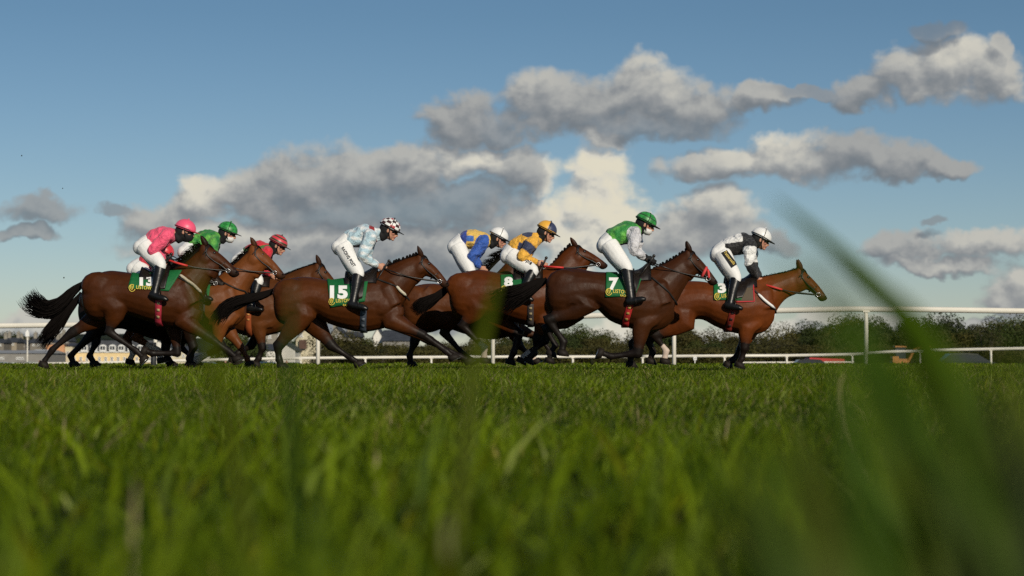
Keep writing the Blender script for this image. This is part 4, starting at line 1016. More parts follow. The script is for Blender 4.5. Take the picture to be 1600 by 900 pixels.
H3 = dict(D=24.1, coat=(0.1295, 0.0321, 0.0061), label='chestnut coloured racehorse leading the field with saddle cloth 3',
  torso=[(1030,462,484,.08),(1033,452,498,.17),(1042,444,507,.24),(1060,440,510,.27),(1080,440,500,.27),(1098,441,499,.265),(1118,444,509,.28),(1142,444,518,.30),(1165,440,522,.29),(1182,434,522,.26),(1198,440,516,.21),(1209,456,500,.13)],
  neck=[(1178,435,1196,516,.21),(1200,431,1216,482,.16),(1224,426,1230,466,.115),(1247,419,1248,458,.09)], head=(1252,418,1293,466), withers=(1186,433), croup=(1062,441), ears=.02,
  crest=[(1192,433),(1210,429),(1230,425),(1250,418)], mane='loose', manelen=.035, manedir=(-.4,-.5,.2),
  legs=dict(nh=[(1060,470),(1066,504),(1023,524),(1041,548),(1038,561)], fh=[(1055,470),(1058,504),(1012,530),(1020,550),(1016,561)], nf=[(1188,484),(1166,512),(1163,544),(1159,561),(1155,567)], ff=[(1182,484),(1172,515),(1157,548),(1146,562),(1138,567)]), socks=dict(nh=.35),
  tail=[(1033,452),(1018,462),(1000,474),(985,490)], tailspread=.05, tailn=200,
  cloth=((1115,446),(1172,441),(1158,469),(1115,469)), pad=((1150,440),(1177,440),(1178,471),(1150,472)), num=('3',1121.5,457,13,13), lst=(1127.5,465,30,-.02), hand=(1188,443), rein_grip=M_redgrip, girth=((1146,482),(1138,517),(.26,.03,.02)), girth2=(.04,.02,.02),
  breast=[(1176,452),(1192,466),(1210,483)], breastpad=[(1184,460),(1209,482)], saddle=(1132,1180,444), flap=((1150,442),(1174,438),(1160,466),(1150,468)), ankle=(1141,474), noseband_=None)
HC = dict(D=24.9, coat=(0.1369, 0.0420, 0.0098), label='light chestnut racehorse with pale legs, its head just ahead of horse 13',
  torso=[(198,466,482,.08),(202,458,494,.17),(212,446,506,.24),(228,440,508,.27),(248,440,502,.27),(268,441,500,.265),(290,442,506,.28),(312,441,511,.30),(332,436,514,.29),(352,430,514,.26),(370,436,508,.21),(384,450,494,.13)],
  neck=[(342,431,366,506,.21),(362,416,384,466,.16),(379,402,394,444,.115),(395,386,404,428,.09)], head=(400,382,447,431), withers=(346,430), croup=(232,441), ears=-.1,
  crest=[(352,427),(366,413),(380,399),(396,384)], mane='loose', manelen=.06,
  legs=dict(nh=[(222,466),(236,498),(212,528),(246,547),(251,560)], fh=[(218,466),(222,500),(198,530),(208,552),(203,562)], nf=[(362,484),(344,506),(338,546),(308,562),(297,567)], ff=[(358,484),(350,508),(376,542),(386,560),(388,566)]), socks=dict(nh=.5, fh=.3, nf=.55), plainlegs=True,
  tail=[(201,459),(186,472),(170,488),(158,505)], tailspread=.05, tailn=160, hand=(352,414), girth=((316,474),(314,508),(.06,.05,.05)), breast=[(350,442),(366,450),(382,455)], saddle=(292,340,442), ankle=(315,462), cloth=((272,443),(330,440),(326,468),(272,468)))
def moved(h, dx, dy, D, k=None, **kw):
    """same build and stride as another horse, standing elsewhere in the field"""
    o = dict(h); o['D'] = D; cx, cy = 0, HOR; s_ = 1.0
    def mp(p): return (p[0]+dx, p[1]+dy)+tuple(p[2:])
    for q in ('crest', 'tail'): o[q] = [mp(p) for p in h[q]]
    for q in ('withers', 'croup'): o[q] = mp(h[q])
    o['torso'] = [(a+dx, b_+dy, c+dy, w) for a, b_, c, w in h['torso']]; o['neck'] = [(a+dx, b_+dy, c+dx, d+dy, w) for a, b_, c, d, w in h['neck']]
    a, b_, c, d = h['head']; o['head'] = (a+dx, b_+dy, c+dx, d+dy)
    o['legs'] = {q: [mp(p) for p in v] for q, v in h['legs'].items()}
    for q in ('cloth', 'num', 'lst', 'girth', 'breast', 'breastpad', 'saddle', 'flap', 'ankle', 'hand', 'rein_grip', 'noseband', 'pad', 'socks'): o.pop(q, None)
    o.update(kw); return o
HB = moved(H13, -6, 24, 24.75, coat=(0.0138, 0.0059, 0.0026), label='near black racehorse half hidden behind the horse wearing 13, black hind leg on the turf', tail=[(128,458),(112,478),(94,500),(76,522),(60,545)], tailspread=.07, tailn=260,
  legs=dict(nh=[(152,465),(172,492),(138,528),(110,556),(114,566)], fh=[(146,465),(150,498),(150,535),(140,556),(146,566)], nf=[(294,488),(292,512),(302,542),(296,560),(298,567)], ff=[(279,490),(262,516),(258,548),(262,562),(266,567)]), lift=(), hand=(258,414), saddle=(214,262,442), ankle=(238,470),
  head=(300,402,356,445), neck=[(262,432,290,516,.21),(280,424,308,484,.16),(294,414,318,462,.115),(303,404,322,446,.085)], crest=[(264,431),(278,424),(290,414),(300,403)])
HD = moved(H15, -168, 8, 26.0, coat=(0.0787, 0.0250, 0.0057), label='bay racehorse behind the rump of horse 15, only its crest and dark ear showing', mane='loose', manelen=.03, hand=(428,432), saddle=(372,424,444), ankle=(393,478), girth=((388,478),(388,506),(.30,.07,.02)), girth2=(.55,.25,.08),
  legs=dict(nh=[(290,470),(307,500),(280,540),(300,558),(306,566)], fh=[(296,470),(318,508),(345,538),(362,556),(368,563)], nf=[(434,486),(404,508),(410,544),(404,560),(400,566)], ff=[(428,486),(410,510),(392,540),(372,552),(364,560)]),
  head=(501,410,537,460), neck=[(417,440,446,512,.21),(444,430,470,478,.16),(468,421,488,456,.115),(490,413,500,447,.085)], crest=[(424,437),(446,429),(470,420),(496,411)], withers=(422,436), tail=[(264,461),(246,470),(226,480),(210,492)], tailn=120)
HF = moved(H8, -74, 20, 25.8, coat=(0.0692, 0.0202, 0.0042), label='dark maned bay racehorse galloping beyond the horse wearing 8', mane='loose', manelen=.16, manedir=(-.7,-.1,.75), hand=(758,426), saddle=(722,770,440), ankle=(730,470),
  legs=dict(nh=[(656,462),(700,502),(694,520),(726,556),(738,563)], fh=[(650,462),(656,502),(647,536),(640,556),(642,566)], nf=[(794,486),(796,508),(812,540),(828,556),(836,562)], ff=[(788,486),(800,510),(844,528),(862,552),(858,560)]), socks=dict(nf=.25),
  head=(814,394,862,436), neck=[(770,432,798,508,.21),(782,419,810,472,.16),(793,407,818,452,.115),(806,396,826,438,.085)], crest=[(756,430),(772,412),(786,400),(804,394)], withers=(764,430), tail=[(631,452),(612,462),(594,474),(580,486)], tailn=140, hh=1)
for h in (H13, H15, H8, H7, H3, HC, HB, HD, HF):
    build_horse(h)
M_txt = mat('dark_print', (.02, .02, .025), .6); M_gold = mat('gold_print', (.62, .46, .10), .5)
J = [
 dict(D=23.5, pelvis=(225,385), waist=(235,377), chest=(257,370), neck=(275,367), head=(291,355), knee=(251,413), ankle=(242,457), toe=(261,464), sh=(260,367), elbow=(238,390), wrist=(257,404), cap=cap_plain(PINK), peak=(.45,.03,.06), button=PINK, silk=silk_pink, mask=True, gloves=True, harness=False, pitch=14,
   label='jockey in bright pink silks and cap, black scarf hiding the face'),
 dict(D=24.75, pelvis=(214,419), waist=(224,412), chest=(240,406), neck=(251,401), head=(258,391), knee=(246,440), ankle=(238,470), toe=(256,474), sh=(248,405), elbow=(240,420), wrist=(254,418), cap=cap_plain(CRIM), silk=silk_red, label='jockey in dull red silks bent low behind the pink jockey, white seat showing'),
 dict(D=24.9, pelvis=(293,393), waist=(303,381), chest=(329,374), neck=(345,374), head=(357,358), knee=(324,424), ankle=(314,460), toe=(331,464), sh=(335,377), elbow=(326,400), wrist=(346,412), cap=cap_green, silk=silk_green, button=GREEN, facemask=True, pitch=16, label='jockey in all green silks and green cap with a white face covering pulled down'),
 dict(D=26.0, pelvis=(375,408), waist=(386,398), chest=(409,392), neck=(424,391), head=(436,378), knee=(404,438), ankle=(393,478), toe=(410,480), sh=(417,394), elbow=(405,415), wrist=(424,430), cap=cap_hoops, harness=False, silk=silk_redgreen, button=(.05,.05,.02), label='jockey in red silks with red and black hooped cap'),
 dict(D=23.5, pelvis=(534,385), waist=(546,374), chest=(575,367), neck=(594,366), head=(611,353), knee=(560,427), ankle=(552,471), toe=(573,478), sh=(579,368), elbow=(567,399), wrist=(590,415), cap=cap_check, silk=silk_lightblue, label='jockey in pale blue silks with a white and maroon chequered cap',
   legtext=('RACING POST',533.5,388,4.4,35,1.0,M_txt)),
 dict(D=25.8, pelvis=(713,385), waist=(724,374), chest=(749,375), neck=(767,377), head=(781,367), knee=(735,424), ankle=(729,466), toe=(748,470), sh=(757,376), elbow=(737,400), wrist=(750,418), cap=cap_plain((.82,.82,.80)), silk=silk_blueyellow, button=(.8,.8,.8), label='jockey in royal blue and yellow silks with plain white cap and goggles'),
 dict(D=24.5, pelvis=(796,399), waist=(802,389), chest=(827,378), neck=(843,371), head=(856,357), knee=(833,423), ankle=(816,458), toe=(833,465), sh=(832,378), elbow=(815,400), wrist=(840,411), cap=cap_quarter, silk=silk_diamond, button=NAVY, label='jockey in orange silks with navy diamonds and quartered cap',
   legtext=('popie',815,404,5.5,18,.62,M_txt)),
 dict(D=23.0, pelvis=(948,382), waist=(956,371), chest=(985,362), neck=(1001,360), head=(1011,344), knee=(979,418), ankle=(986,466), toe=(1006,463), sh=(992,364), elbow=(990,388), wrist=(1009,404), cap=cap_star, silk=silk_silvergreen, button=(.8,.8,.8), gloves=True, facemask=True, label='jockey in green body and silver sleeves, green cap topped by a white star'),
 dict(D=24.1, pelvis=(1124,396), waist=(1134,386), chest=(1161,380), neck=(1179,380), head=(1191,368), knee=(1150,434), ankle=(1141,473), toe=(1159,478), sh=(1172,383), elbow=(1171,410), wrist=(1184,436), cap=cap_plain((.82,.82,.80)), silk=silk_blackwhite, button=(.8,.8,.8), label='leading jockey in black and white silks with white cap',
   legpatch=((1127,395),(1135.5,391),(1151.5,413),(1143,419)), legtext=('Tattersalls',1130.5,394.5,4.2,25,.93,M_gold)),
]
for j in J: build_jockey(j)
whip((607,409), (600,420), (584,446), 23.3, (.02,.02,.02), 'black whip in the hand of the pale blue jockey')
whip((1021,401), (1015,411), (996,436), 22.8, (.02,.02,.02), 'black knobbed whip held by the jockey with silver sleeves')
whip((853,404), (848,415), (836,440), 24.3, (.02,.02,.02), 'black whip held by the jockey with orange silks')
whip((267,398), (263,406), (238,432), 23.3, (.02,.02,.02), 'black whip carried by the jockey in bright pink')
# ------------------------------------------------------------------ running rails
def rail(name, pts, posts, r, label, group, post_w=None, ang=0, tall=None):
    c = cr([P(*p) for p in pts], 10)
    root = empty('running_rail', tuple(c[0]), label, 'rail', group)
    m = MB(); V, Fc = tube(c, [r]*len(c), [r*.8]*len(c), 12); m.add(V, Fc); m.obj('rail_tube', M_rail, root, True)
    for px in posts:
        best = min(c, key=lambda p: abs(800+F_PX*p.x/p.y-px)); i = c.index(best)
        d = best; X = (px-800)/F_PX*d.y; z1 = d.z; z0 = ground_z(d.y)-.35
        w = post_w or r*.75; m = MB(); m.tube([Vector((X, d.y, z0)), Vector((X, d.y, z1-.3)), Vector((X, d.y+.01, z1-r*.6))], [w, w, w*.9], 12)
        pt = m.obj('post', M_rail, root, True)
        m = MB(); m.box((X, d.y, z1-r*.9), (w*3.2, w*2.4, r*.5)); m.obj('bracket', M_rail, pt)
    return root
rail('near', [(-260,513,50.5),(0,509,50),(243,506,49.5),(497,502,49),(770,498,48.5),(1053,489,47.5),(1200,485.5,47),(1353,483,46.5),(1600,486,46),(1850,491,45.5)], [-12,243,497,770,1053,1353,1650], .066, 'tall white running rail on slim posts right behind the horses', None, .05)
rail('low', [(-150,571,108),(0,569.5,108),(150,567,108),(300,563,108),(450,560,108),(600,558.5,108),(800,557.5,108),(990,557.3,108)], [-60,40,160,260,470,571,674,771,895], .075, 'low white rail across the left and middle, far beyond the track', 'distant white rails', .055)
rail('low', [(1004,557,106),(1130,556,105),(1230,555.5,105),(1330,553.5,104),(1400,549.5,103),(1500,546.5,102),(1600,544.5,101),(1750,542,100)], [1004,1132,1229,1332,1438,1548,1655], .075, 'low white rail at the right below the wood, bending upward', 'distant white rails', .055)
rail('far', [(1150,566.5,150),(1250,566,150),(1335,565.5,150)], range(1160,1336,12), .05, 'tiny far white fence before the red stand roof', 'distant white rails', .03)
# plain black upright next to a rail post
m = MB(); p = P(240, 535, 46); m.tube([Vector((p.x, 46, -.3)), Vector((p.x, 46, p.z))], .065, 10); o = m.obj('dark_upright', mat('upright_black', (.015, .017, .02), .6), None, True, loc=(p.x, 46, .1)); meta(o, 'black upright beside the left white rail post', 'post')
# furlong board
def board():
    p = P(1086, 560, 100); root = empty('marker_board', tuple(p), 'small white board with a black mark under the low right rail', 'sign')
    m = MB(); m.box(p, (.16*1.0, .03, .17)); m.obj('panel', M_white, root); m = MB(); m.box(p+Vector((0, -.02, .0)), (.03, .01, .09)); m.obj('figure', M_txt, root); m = MB(); m.box(p+Vector((0, .03, -.3)), (.04, .03, .6)); m.obj('stake', M_white, root)
board()
# ------------------------------------------------------------------ town at the left
M_slate = mat('slate_roof', (.05, .055, .065), .7, .4, var=.35, var_scale=1.2); M_win = mat('window_glass', (.03, .035, .045), .15, .6)
M_frame = mat('white_frame', (.75, .75, .72), .6); M_stone = mat('grey_stone', (.26, .24, .20), .9, .2, var=.25, var_scale=2.5)
def wallmat(c): return mat('render_wall', c, .85, .2, var=.10, var_scale=.8)
def house(px0, px1, py_eave, py_ridge, D, wall, label, roof=None, gable=False, win=(), chim=(), depth=8, base=None, cat='house', group='buildings of the town beyond the course', frame=None):
    """front wall between two bearings; gable=True turns the gable to the course; win: (x fraction, centre py, w px, h px)"""
    a = P(px0, py_eave, D); b_ = P(px1, py_eave, D); zr = P(px0, py_ridge, D).z; z0 = ground_z(D)-.5 if base is None else base; ze = a.z
    x0, x1 = a.x, b_.x; cx = (x0+x1)/2; w = x1-x0
    root = empty('house' if cat == 'house' else cat.replace(' ', '_'), (cx, D, z0), label, cat, group)
    rm = roof or M_slate; ov = .25
    if gable:
        m = MB(); m.prism([(x0, z0), (x1, z0), (x1, ze), (cx, zr), (x0, ze)], D, D+depth); m.obj('wall', wall, root)
        m = MB()
        for s in (-1, 1):
            e = x0-ov if s < 0 else x1+ov; sl = (zr-ze)/(w/2)
            m.prism([(cx, zr+.02), (e, ze-ov*sl+.02), (e, ze-ov*sl+.22), (cx, zr+.24)][::s], D-ov, D+depth+ov)
        rf = m.obj('roof', rm, root)
    else:
        m = MB(); m.box((cx, D+depth/2, (z0+ze)/2), (w, depth, ze-z0)); m.obj('wall', wall, root)
        if py_ridge == py_eave:
            m = MB(); m.box((cx, D+depth/2, ze+.12), (w+.4, depth+.4, .24)); rf = m.obj('roof', rm, root)
        else:
            m = MB(); V = [(x0-ov, D-ov, ze), (x1+ov, D-ov, ze), (x1+ov, D+depth+ov, ze), (x0-ov, D+depth+ov, ze), (x0-ov, D+depth/2, zr), (x1+ov, D+depth/2, zr)]
            m.add(V, [(0, 1, 5, 4), (2, 3, 4, 5), (0, 4, 3), (1, 2, 5), (3, 2, 1, 0)]); rf = m.obj('roof', rm, root)
    for fx in chim:
        m = MB(); X = x0+w*fx; m.box((X, D+depth/2, zr+.3), (.7, .7, 1.7)); m.box((X, D+depth/2, zr+1.2), (.8, .8, .15)); m.box((X, D+depth/2, zr+1.4), (.25, .25, .35)); m.obj('chimney', M_stone, rf)
    k = D/F_PX
    for (fx, py, ww, hh) in win:
        X = x0+w*fx; z = P(px0, py, D).z
        m = MB(); W_, H_ = ww*k, hh*k; t = .12
        for (dx, dz, sx, sz) in ((0, H_/2, W_+t*2, t), (0, -H_/2, W_+t*3, t), (-W_/2, 0, t, H_), (W_/2, 0, t, H_), (0, 0, .07, H_), (0, 0, W_, .07)): m.box((X+dx, D-.05, z+dz), (sx, .12, sz))
        wf = m.obj('window', frame or M_frame, root); m = MB(); m.box((X, D-.012, z), (W_, .03, H_)); m.obj('pane', M_win, wf)
    return root
CREAM = wallmat((.78, .60, .32)); SALMON = wallmat((.58, .30, .16)); WHITE = wallmat((.74, .72, .66)); GREY = wallmat((.25, .24, .22)); PALE = wallmat((.55, .50, .36))
# hotel with mansard roof and dormers
def hotel():
    D = 415; k = D/F_PX
    r = house(112, 268, 551, 551, D, CREAM, 'long cream hotel under a dark mansard roof with arched white dormers', win=[(i/16+.03, 561, 3.2, 6) for i in range(16)], cat='hotel', depth=14, roof=M_frame)
    a, b_ = P(120, 550, D), P(266, 532, D); m = MB()
    m.prism([(a.x, a.z+.3), (b_.x, a.z+.3), (b_.x-1.2, b_.z), (a.x+1.2, b_.z)], D+.5, D+13); rf = m.obj('mansard_roof', M_slate, r)
    for px in (132, 147, 161, 176, 190, 205, 220, 235, 250):
        c = P(px, 543, D); m = MB(); n = 9; w = 5.0*k
        poly = [(c.x-w, c.z-.9), (c.x+w, c.z-.9), (c.x+w, c.z+.2)]+[(c.x+w*math.cos(q), c.z+.2+w*.62*math.sin(q)) for q in np.linspace(.3, math.pi-.3, n)]+[(c.x-w, c.z+.2)]
        m.prism(poly, D-.4, D+1.2); dm = m.obj('dormer', M_frame, r); m = MB(); m.box((c.x-.17*1.6, D-.42, c.z-.1), (.42, .04, .75)); m.box((c.x+.17*1.6, D-.42, c.z-.1), (.42, .04, .75)); m.obj('pane', M_win, dm)
hotel()
house(72, 100, 538, 538, 412, SALMON, 'salmon pink block with a flat roof left of the hotel', win=[(.35, 548, 5, 5), (.72, 553, 5, 4)], cat='building', depth=9, roof=mat('flat_roof', (.3, .25, .2), .9))
house(99, 113, 541, 536, 413, PALE, 'narrow cream house between the salmon block and the hotel', win=[(.5, 552, 4, 6)])
house(-30, 72, 552, 547, 360, GREY, 'low grey industrial shed with a wide flat roof at the far left', cat='building', depth=16, roof=mat('tin_roof', (.34, .34, .33), .6), win=[(.3, 560, 10, 3), (.6, 560, 10, 3)])
house(50, 74, 549, 546, 372, WHITE, 'small pale flat roofed annexe beside the salmon block', cat='building', depth=8, roof=M_frame)
i = 0
for (x0, x1, e, rr_, txt) in ((-14, 6, 536, 529, 'slate roofed terrace house at the very left edge'), (6, 26, 535, 527, 'slate roofed terrace house, second from the left edge'), (26, 40, 537, 530, 'slate roofed terrace house just left of the floodlight mast'), (47, 66, 536, 528, 'slate roofed terrace house just right of the floodlight mast'), (66, 82, 534, 527, 'slate roofed terrace house above the salmon block'), (92, 108, 533, 524, 'slate roofed house with white gable above the hotel end'), (84, 92, 536, 530, 'tiny slate roofed house behind the black tail tip')):
    house(x0, x1, e, rr_, 455+7*(i % 3), wallmat(((.20, .18, .15), (.30, .26, .2), (.16, .15, .14))[i % 3]), txt, chim=(.15, .85), depth=7, win=[(.3, e+3, 2.5, 3), (.7, e+3, 2.5, 3)]); i += 1
house(236, 262, 541, 533, 395, WHITE, 'white gabled house right of the cream hotel', gable=True, win=[(.3, 547, 4, 5), (.7, 547, 4, 5), (.5, 557, 4, 5)])
house(262, 300, 548, 540, 398, PALE, 'pale cottage row seen between the forelegs of the left horses', win=[(.15, 556, 3, 4), (.4, 556, 3, 4), (.65, 556, 3, 4), (.88, 556, 3, 4)], chim=(.5,))
house(300, 338, 556, 551, 330, WHITE, 'low white building with four tall windows behind the left legs', win=[(.2, 562, 3, 7), (.4, 562, 3, 7), (.6, 562, 3, 7), (.8, 562, 3, 7)])
house(411, 446, 521, 513, 330, M_stone, 'grey stone house with one small white window behind horse 15', win=[(.74, 524, 4, 7), (.3, 526, 3, 6)], chim=(.9,), depth=9)
house(462, 497, 531, 513, 300, PALE, 'cream gabled house carrying a large brown panel', gable=True, chim=(.5,), depth=12, win=[(.25, 524, 3, 5)])
m = MB(); p = P(473, 538, 299.5); m.box(p, (1.15, .12, 1.35)); o = m.obj('sign_panel', mat('brown_sign', (.09, .045, .03), .7), None, loc=tuple(p)); meta(o, 'large square brown panel on the cream gabled house', 'sign')
house(478, 500, 532, 519, 302, PALE, 'slate roofed wing joined to the cream gabled house', win=[(.6, 545, 3, 6)], depth=8)
house(413, 434, 548, 537, 290, WHITE, 'low white shed with a dark roof behind the hind leg of horse 15', depth=7)
house(434, 461, 547, 538, 292, WHITE, 'low white gabled shed right of the dark roofed one', gable=True)
house(512, 540, 527, 512, 320, M_stone, 'grey stone house under the belly of horse 15', chim=(.3,), gable=True, win=[(.5, 524, 3, 5)])
house(538, 562, 527, 517, 322, M_stone, 'grey stone wing with two chimneys under the belly of horse 15', chim=(.2, .9), win=[(.4, 532, 3, 5)])
house(583, 598, 526, 513, 312, WHITE, 'bright white gable end beside the big slate roof', gable=True, depth=6)
house(598, 640, 533, 515, 310, GREY, 'barn with a big dark slate roof before the forelegs of horse 15', depth=10, cat='barn')
house(734, 762, 534, 510, 300, M_stone, 'grey stone gable end seen between the legs of horse 8', gable=True, depth=12)
house(1484, 1502, 516, 510, 420, PALE, 'small beige house high among the trees at right', win=[(.3, 515, 2, 3), (.7, 515, 2, 3)], depth=7, base=ground_z(420))
# floodlight mast
def mast():
    p = P(43, 521, 300); root = empty('lamp_post', (p.x, 300, ground_z(300)), 'white topped floodlight mast over the slate roofs at left', 'lamp post')
    m = MB(); m.tube([Vector((p.x, 300, ground_z(300))), p], [.12, .08], 8); m.obj('pole', M_rail, root, True)
    m = MB(); m.box(p+Vector((0, 0, -.1)), (.55, .4, .7)); m.box(p+Vector((0, 0, .4)), (.25, .2, .3)); m.obj('lamp_head', M_white, root)
mast()
# wind turbine on the horizon
def turbine():
    p = P(1202, 515, 900); root = empty('wind_turbine', (p.x, 900, -2), 'tiny white wind turbine on the skyline right of the leading horse', 'wind turbine'); M = mat('turbine_white', (.8, .8, .8), .5)
    m = MB(); m.tube([Vector((p.x, 900, -2)), p], [.5, .3], 8); m.obj('tower', M, root, True)
    for a in (.35, .35+2.094, .35+4.189):
        m = MB(); m.tube([p, p+Vector((math.sin(a)*3, -.6, math.cos(a)*3)), p+Vector((math.sin(a)*9, -.6, math.cos(a)*9))], [.3, .45, .08], 6, .3); m.obj('blade', M, root, True)
turbine()
# ------------------------------------------------------------------ parked cars, banners, digger, stand
def car(px, py_top, D, c, label, L=4.3, H=1.45, rz=0.0):
    p = P(px, py_top, D); z0 = p.z-H; k = H/1.45
    root = empty('parked_car', (p.x, D, z0), label, 'car', 'vehicles parked beyond the rails')
    def X(x): return p.x+x*L/4.3
    low = [(-2.15, .35), (-2.15, .8), (-1.95, .95), (-1.2, 1.0), (1.0, .98), (1.75, .85), (2.1, .7), (2.15, .35)]
    m = MB(); V = []; n = len(low); st = [(-.84, .92), (-.78, 1), (.78, 1), (.84, .92)]
    for (yy, s) in st: V += [(X(x*(1 if abs(yy) < .8 else .98)), D+yy, z0+z*k*(1 if z < .5 else s)) for x, z in low]
    Fc = [(j*n+i, j*n+(i+1) % n, (j+1)*n+(i+1) % n, (j+1)*n+i) for j in range(3) for i in range(n)]+[tuple(range(n))[::-1], tuple(range(3*n, 4*n))]
    m.add(V, Fc); m.obj('body', mat('car_paint', c, .25, .6, coat=.6), root)
    cab = [(-1.75, .98), (-1.25, 1.40), (-.3, 1.45), (.45, 1.40), (1.15, .98)]; m = MB(); m.prism([(X(x), z0+z*k) for x, z in cab], D-.70, D+.70); m.obj('windows', M_win, root)
    m = MB(); m.prism([(X(-1.25), z0+1.37*k), (X(-.3), z0+1.42*k), (X(.45), z0+1.37*k), (X(.42), z0+1.45*k), (X(-.3), z0+1.5*k), (X(-1.22), z0+1.45*k)], D-.72, D+.72); m.obj('roof_panel', mat('car_paint', c, .25, .6, coat=.6), root)
    for x in (-1.3, 1.35):
        for y in (-.8, .8):
            m = MB(); m.tube([Vector((X(x), D+y-.1, z0+.33)), Vector((X(x), D+y+.1, z0+.33))], .33, 16); wl = m.obj('wheel', M_black, root, True)
            m = MB(); m.tube([Vector((X(x), D+y-.12, z0+.33)), Vector((X(x), D+y+.12, z0+.33))], .20, 12); m.obj('rim', M_steel, wl, True)
    for y in (-.6, .6):
        m = MB(); m.box((X(2.06), D+y, z0+.72*k), (.16, .3, .14)); m.obj('headlight', M_steel, root)
DK = (.012, .014, .02)
for a in ((2, 566.5, 150, DK, 'dark parked car cut by the left edge of the picture'), (24, 567.5, 152, (.02, .02, .03), 'dark parked car, second from the left edge'), (48, 566.5, 158, (.015, .02, .03), 'dark blue parked car left of the galloping hind hoof'), (88, 567.5, 150, (.03, .03, .035), 'dark grey parked car between the two black hind legs of the rear horses'), (106, 568, 165, (.012, .012, .014), 'black parked car just before the blue banner'), (325, 566, 150, (.03, .035, .05), 'dark parked car behind the pale legged horse'), (420, 566, 150, (.02, .05, .10), 'blue parked car left of the hind hoof of horse 15'), (462, 567, 155, (.03, .06, .03), 'green parked car below the cream gabled house'), (1272, 562, 148, (.02, .02, .022), 'small black car before the red stand roof')): car(*a)
car(1513, 553, 125, (.03, .035, .035), 'dark pickup parked at the right below the wood', 4.6, 1.5)
def banner(px0, px1, py, cols, label, D=140):
    a, b_ = P(px0, py, D), P(px1, py, D); root = empty('banner', (a.x, D, a.z-1), label, 'banner'); w = (b_.x-a.x)/len(cols)
    for i, c in enumerate(cols): m = MB(); m.box((a.x+w*(i+.5), D, a.z-.45), (w*.97, .04, .9)); m.obj('panel', mat('banner_print', c, .6, var=.3, var_scale=3), root)
    for x in (a.x, b_.x): m = MB(); m.tube([Vector((x, D+.05, a.z-1.4)), Vector((x, D+.05, a.z+.05))], .03, 6); m.obj('pole', M_frame, root)
banner(144, 162, 569, ((.35, .36, .38), (.05, .10, .30)), 'grey and royal blue banner on the left rail'); banner(164, 194, 568.5, ((.72, .72, .72), (.66, .68, .70)), 'white banner right of the blue one on the left rail')
def crowd():
    r = np.random.default_rng(2); V0 = MB(); cols = [(.5, .1, .1), (.1, .15, .35), (.6, .55, .4), (.05, .05, .06), (.1, .3, .12), (.6, .3, .1)]
    xs = [62, 70, 118, 124, 131, 214, 222, 352, 360, 372, 436, 442, 448]
    for i, px in enumerate(xs):
        D = 145; p = P(px, 563.5+r.uniform(-1, 1), D); b_ = MB(); z = p.z; c = cols[i % 6]
        V, Fc = tube([Vector((p.x, D, z-1.7)), Vector((p.x, D, z-.85)), Vector((p.x, D, z-.55)), Vector((p.x, D, z-.32)), Vector((p.x, D, z-.25))], [.10, .15, .15, .19, .06], [.12, .15, .13, .13, .06], 10); b_.add(V, Fc, c)
        for s in (-1, 1): b_.tube([Vector((p.x+s*.2, D, z-.32)), Vector((p.x+s*.27, D, z-.6)), Vector((p.x+s*.24, D-.08, z-.85))], [.06, .05, .04], 8, col=c)
        V, Fc = ellipsoid(Vector((p.x, D, z-.11)), (.085, .095, .12)); b_.add(V, Fc, (.45, .26, .18))
        o = b_.obj('person', M_vc, None, True, True, loc=(p.x, D, z-1.7)); cn = ('red', 'navy', 'tan', 'black', 'green', 'orange')[i % 6]
        meta(o, 'distant spectator in %s, %s' % (cn, ('far left by the dark cars', 'second by the dark cars at left', 'first beside the cream hotel', 'second beside the cream hotel', 'third beside the cream hotel', 'first right of the banners', 'second right of the banners', 'first under the bush', 'second under the bush', 'third under the bush', 'first below the white shed', 'second below the white shed', 'third below the white shed')[i]), 'person', 'distant spectators')
crowd()
def digger():
    D = 160; M_o = mat('digger_orange', (.42, .17, .03), .5, var=.15); p = P(1404, 556, D); root = empty('excavator', (p.x, D, p.z-1.6), 'orange mini excavator with raised arm below the right wood', 'excavator')
    x, z = p.x, p.z
    m = MB(); m.box((x, D, z-.55), (1.2, 1.2, .6)); m.box((x-.35, D, z-.2), (.5, 1.1, .3)); m.obj('body', M_o, root)
    m = MB(); m.box((x+.1, D, z+.2), (.8, .9, 1.0)); m.obj('cab', M_win, root); m = MB(); m.box((x+.1, D, z+.74), (.95, 1.0, .1)); m.obj('cab_roof', M_o, root)
    for y in (-.5, .5): m = MB(); m.tube([Vector((x-.8, D+y, z-1.2)), Vector((x-.8, D+y, z-1.0)), Vector((x+.8, D+y, z-1.0)), Vector((x+.8, D+y, z-1.2)), Vector((x-.8, D+y, z-1.2))], .14, 8); m.obj('track', M_black, root)
    m = MB(); m.tube([Vector((x+.7, D, z-.6)), Vector((x+1.3, D, z+.5)), Vector((x+1.9, D, z+.75)), Vector((x+2.5, D, z+.7))], [.12, .14, .13, .09], 6); m.obj('boom', M_o, root)
    m = MB(); m.tube([Vector((x+2.5, D, z+.7)), Vector((x+3.1, D, z-.6))], [.09, .07], 6); m.obj('stick', M_o, root)
    m = MB(); m.prism([(x+2.9, z-.6), (x+3.4, z-.6), (x+3.2, z-1.0), (x+2.8, z-.95)], D-.25, D+.25); m.obj('bucket', M_steel, root)
digger()
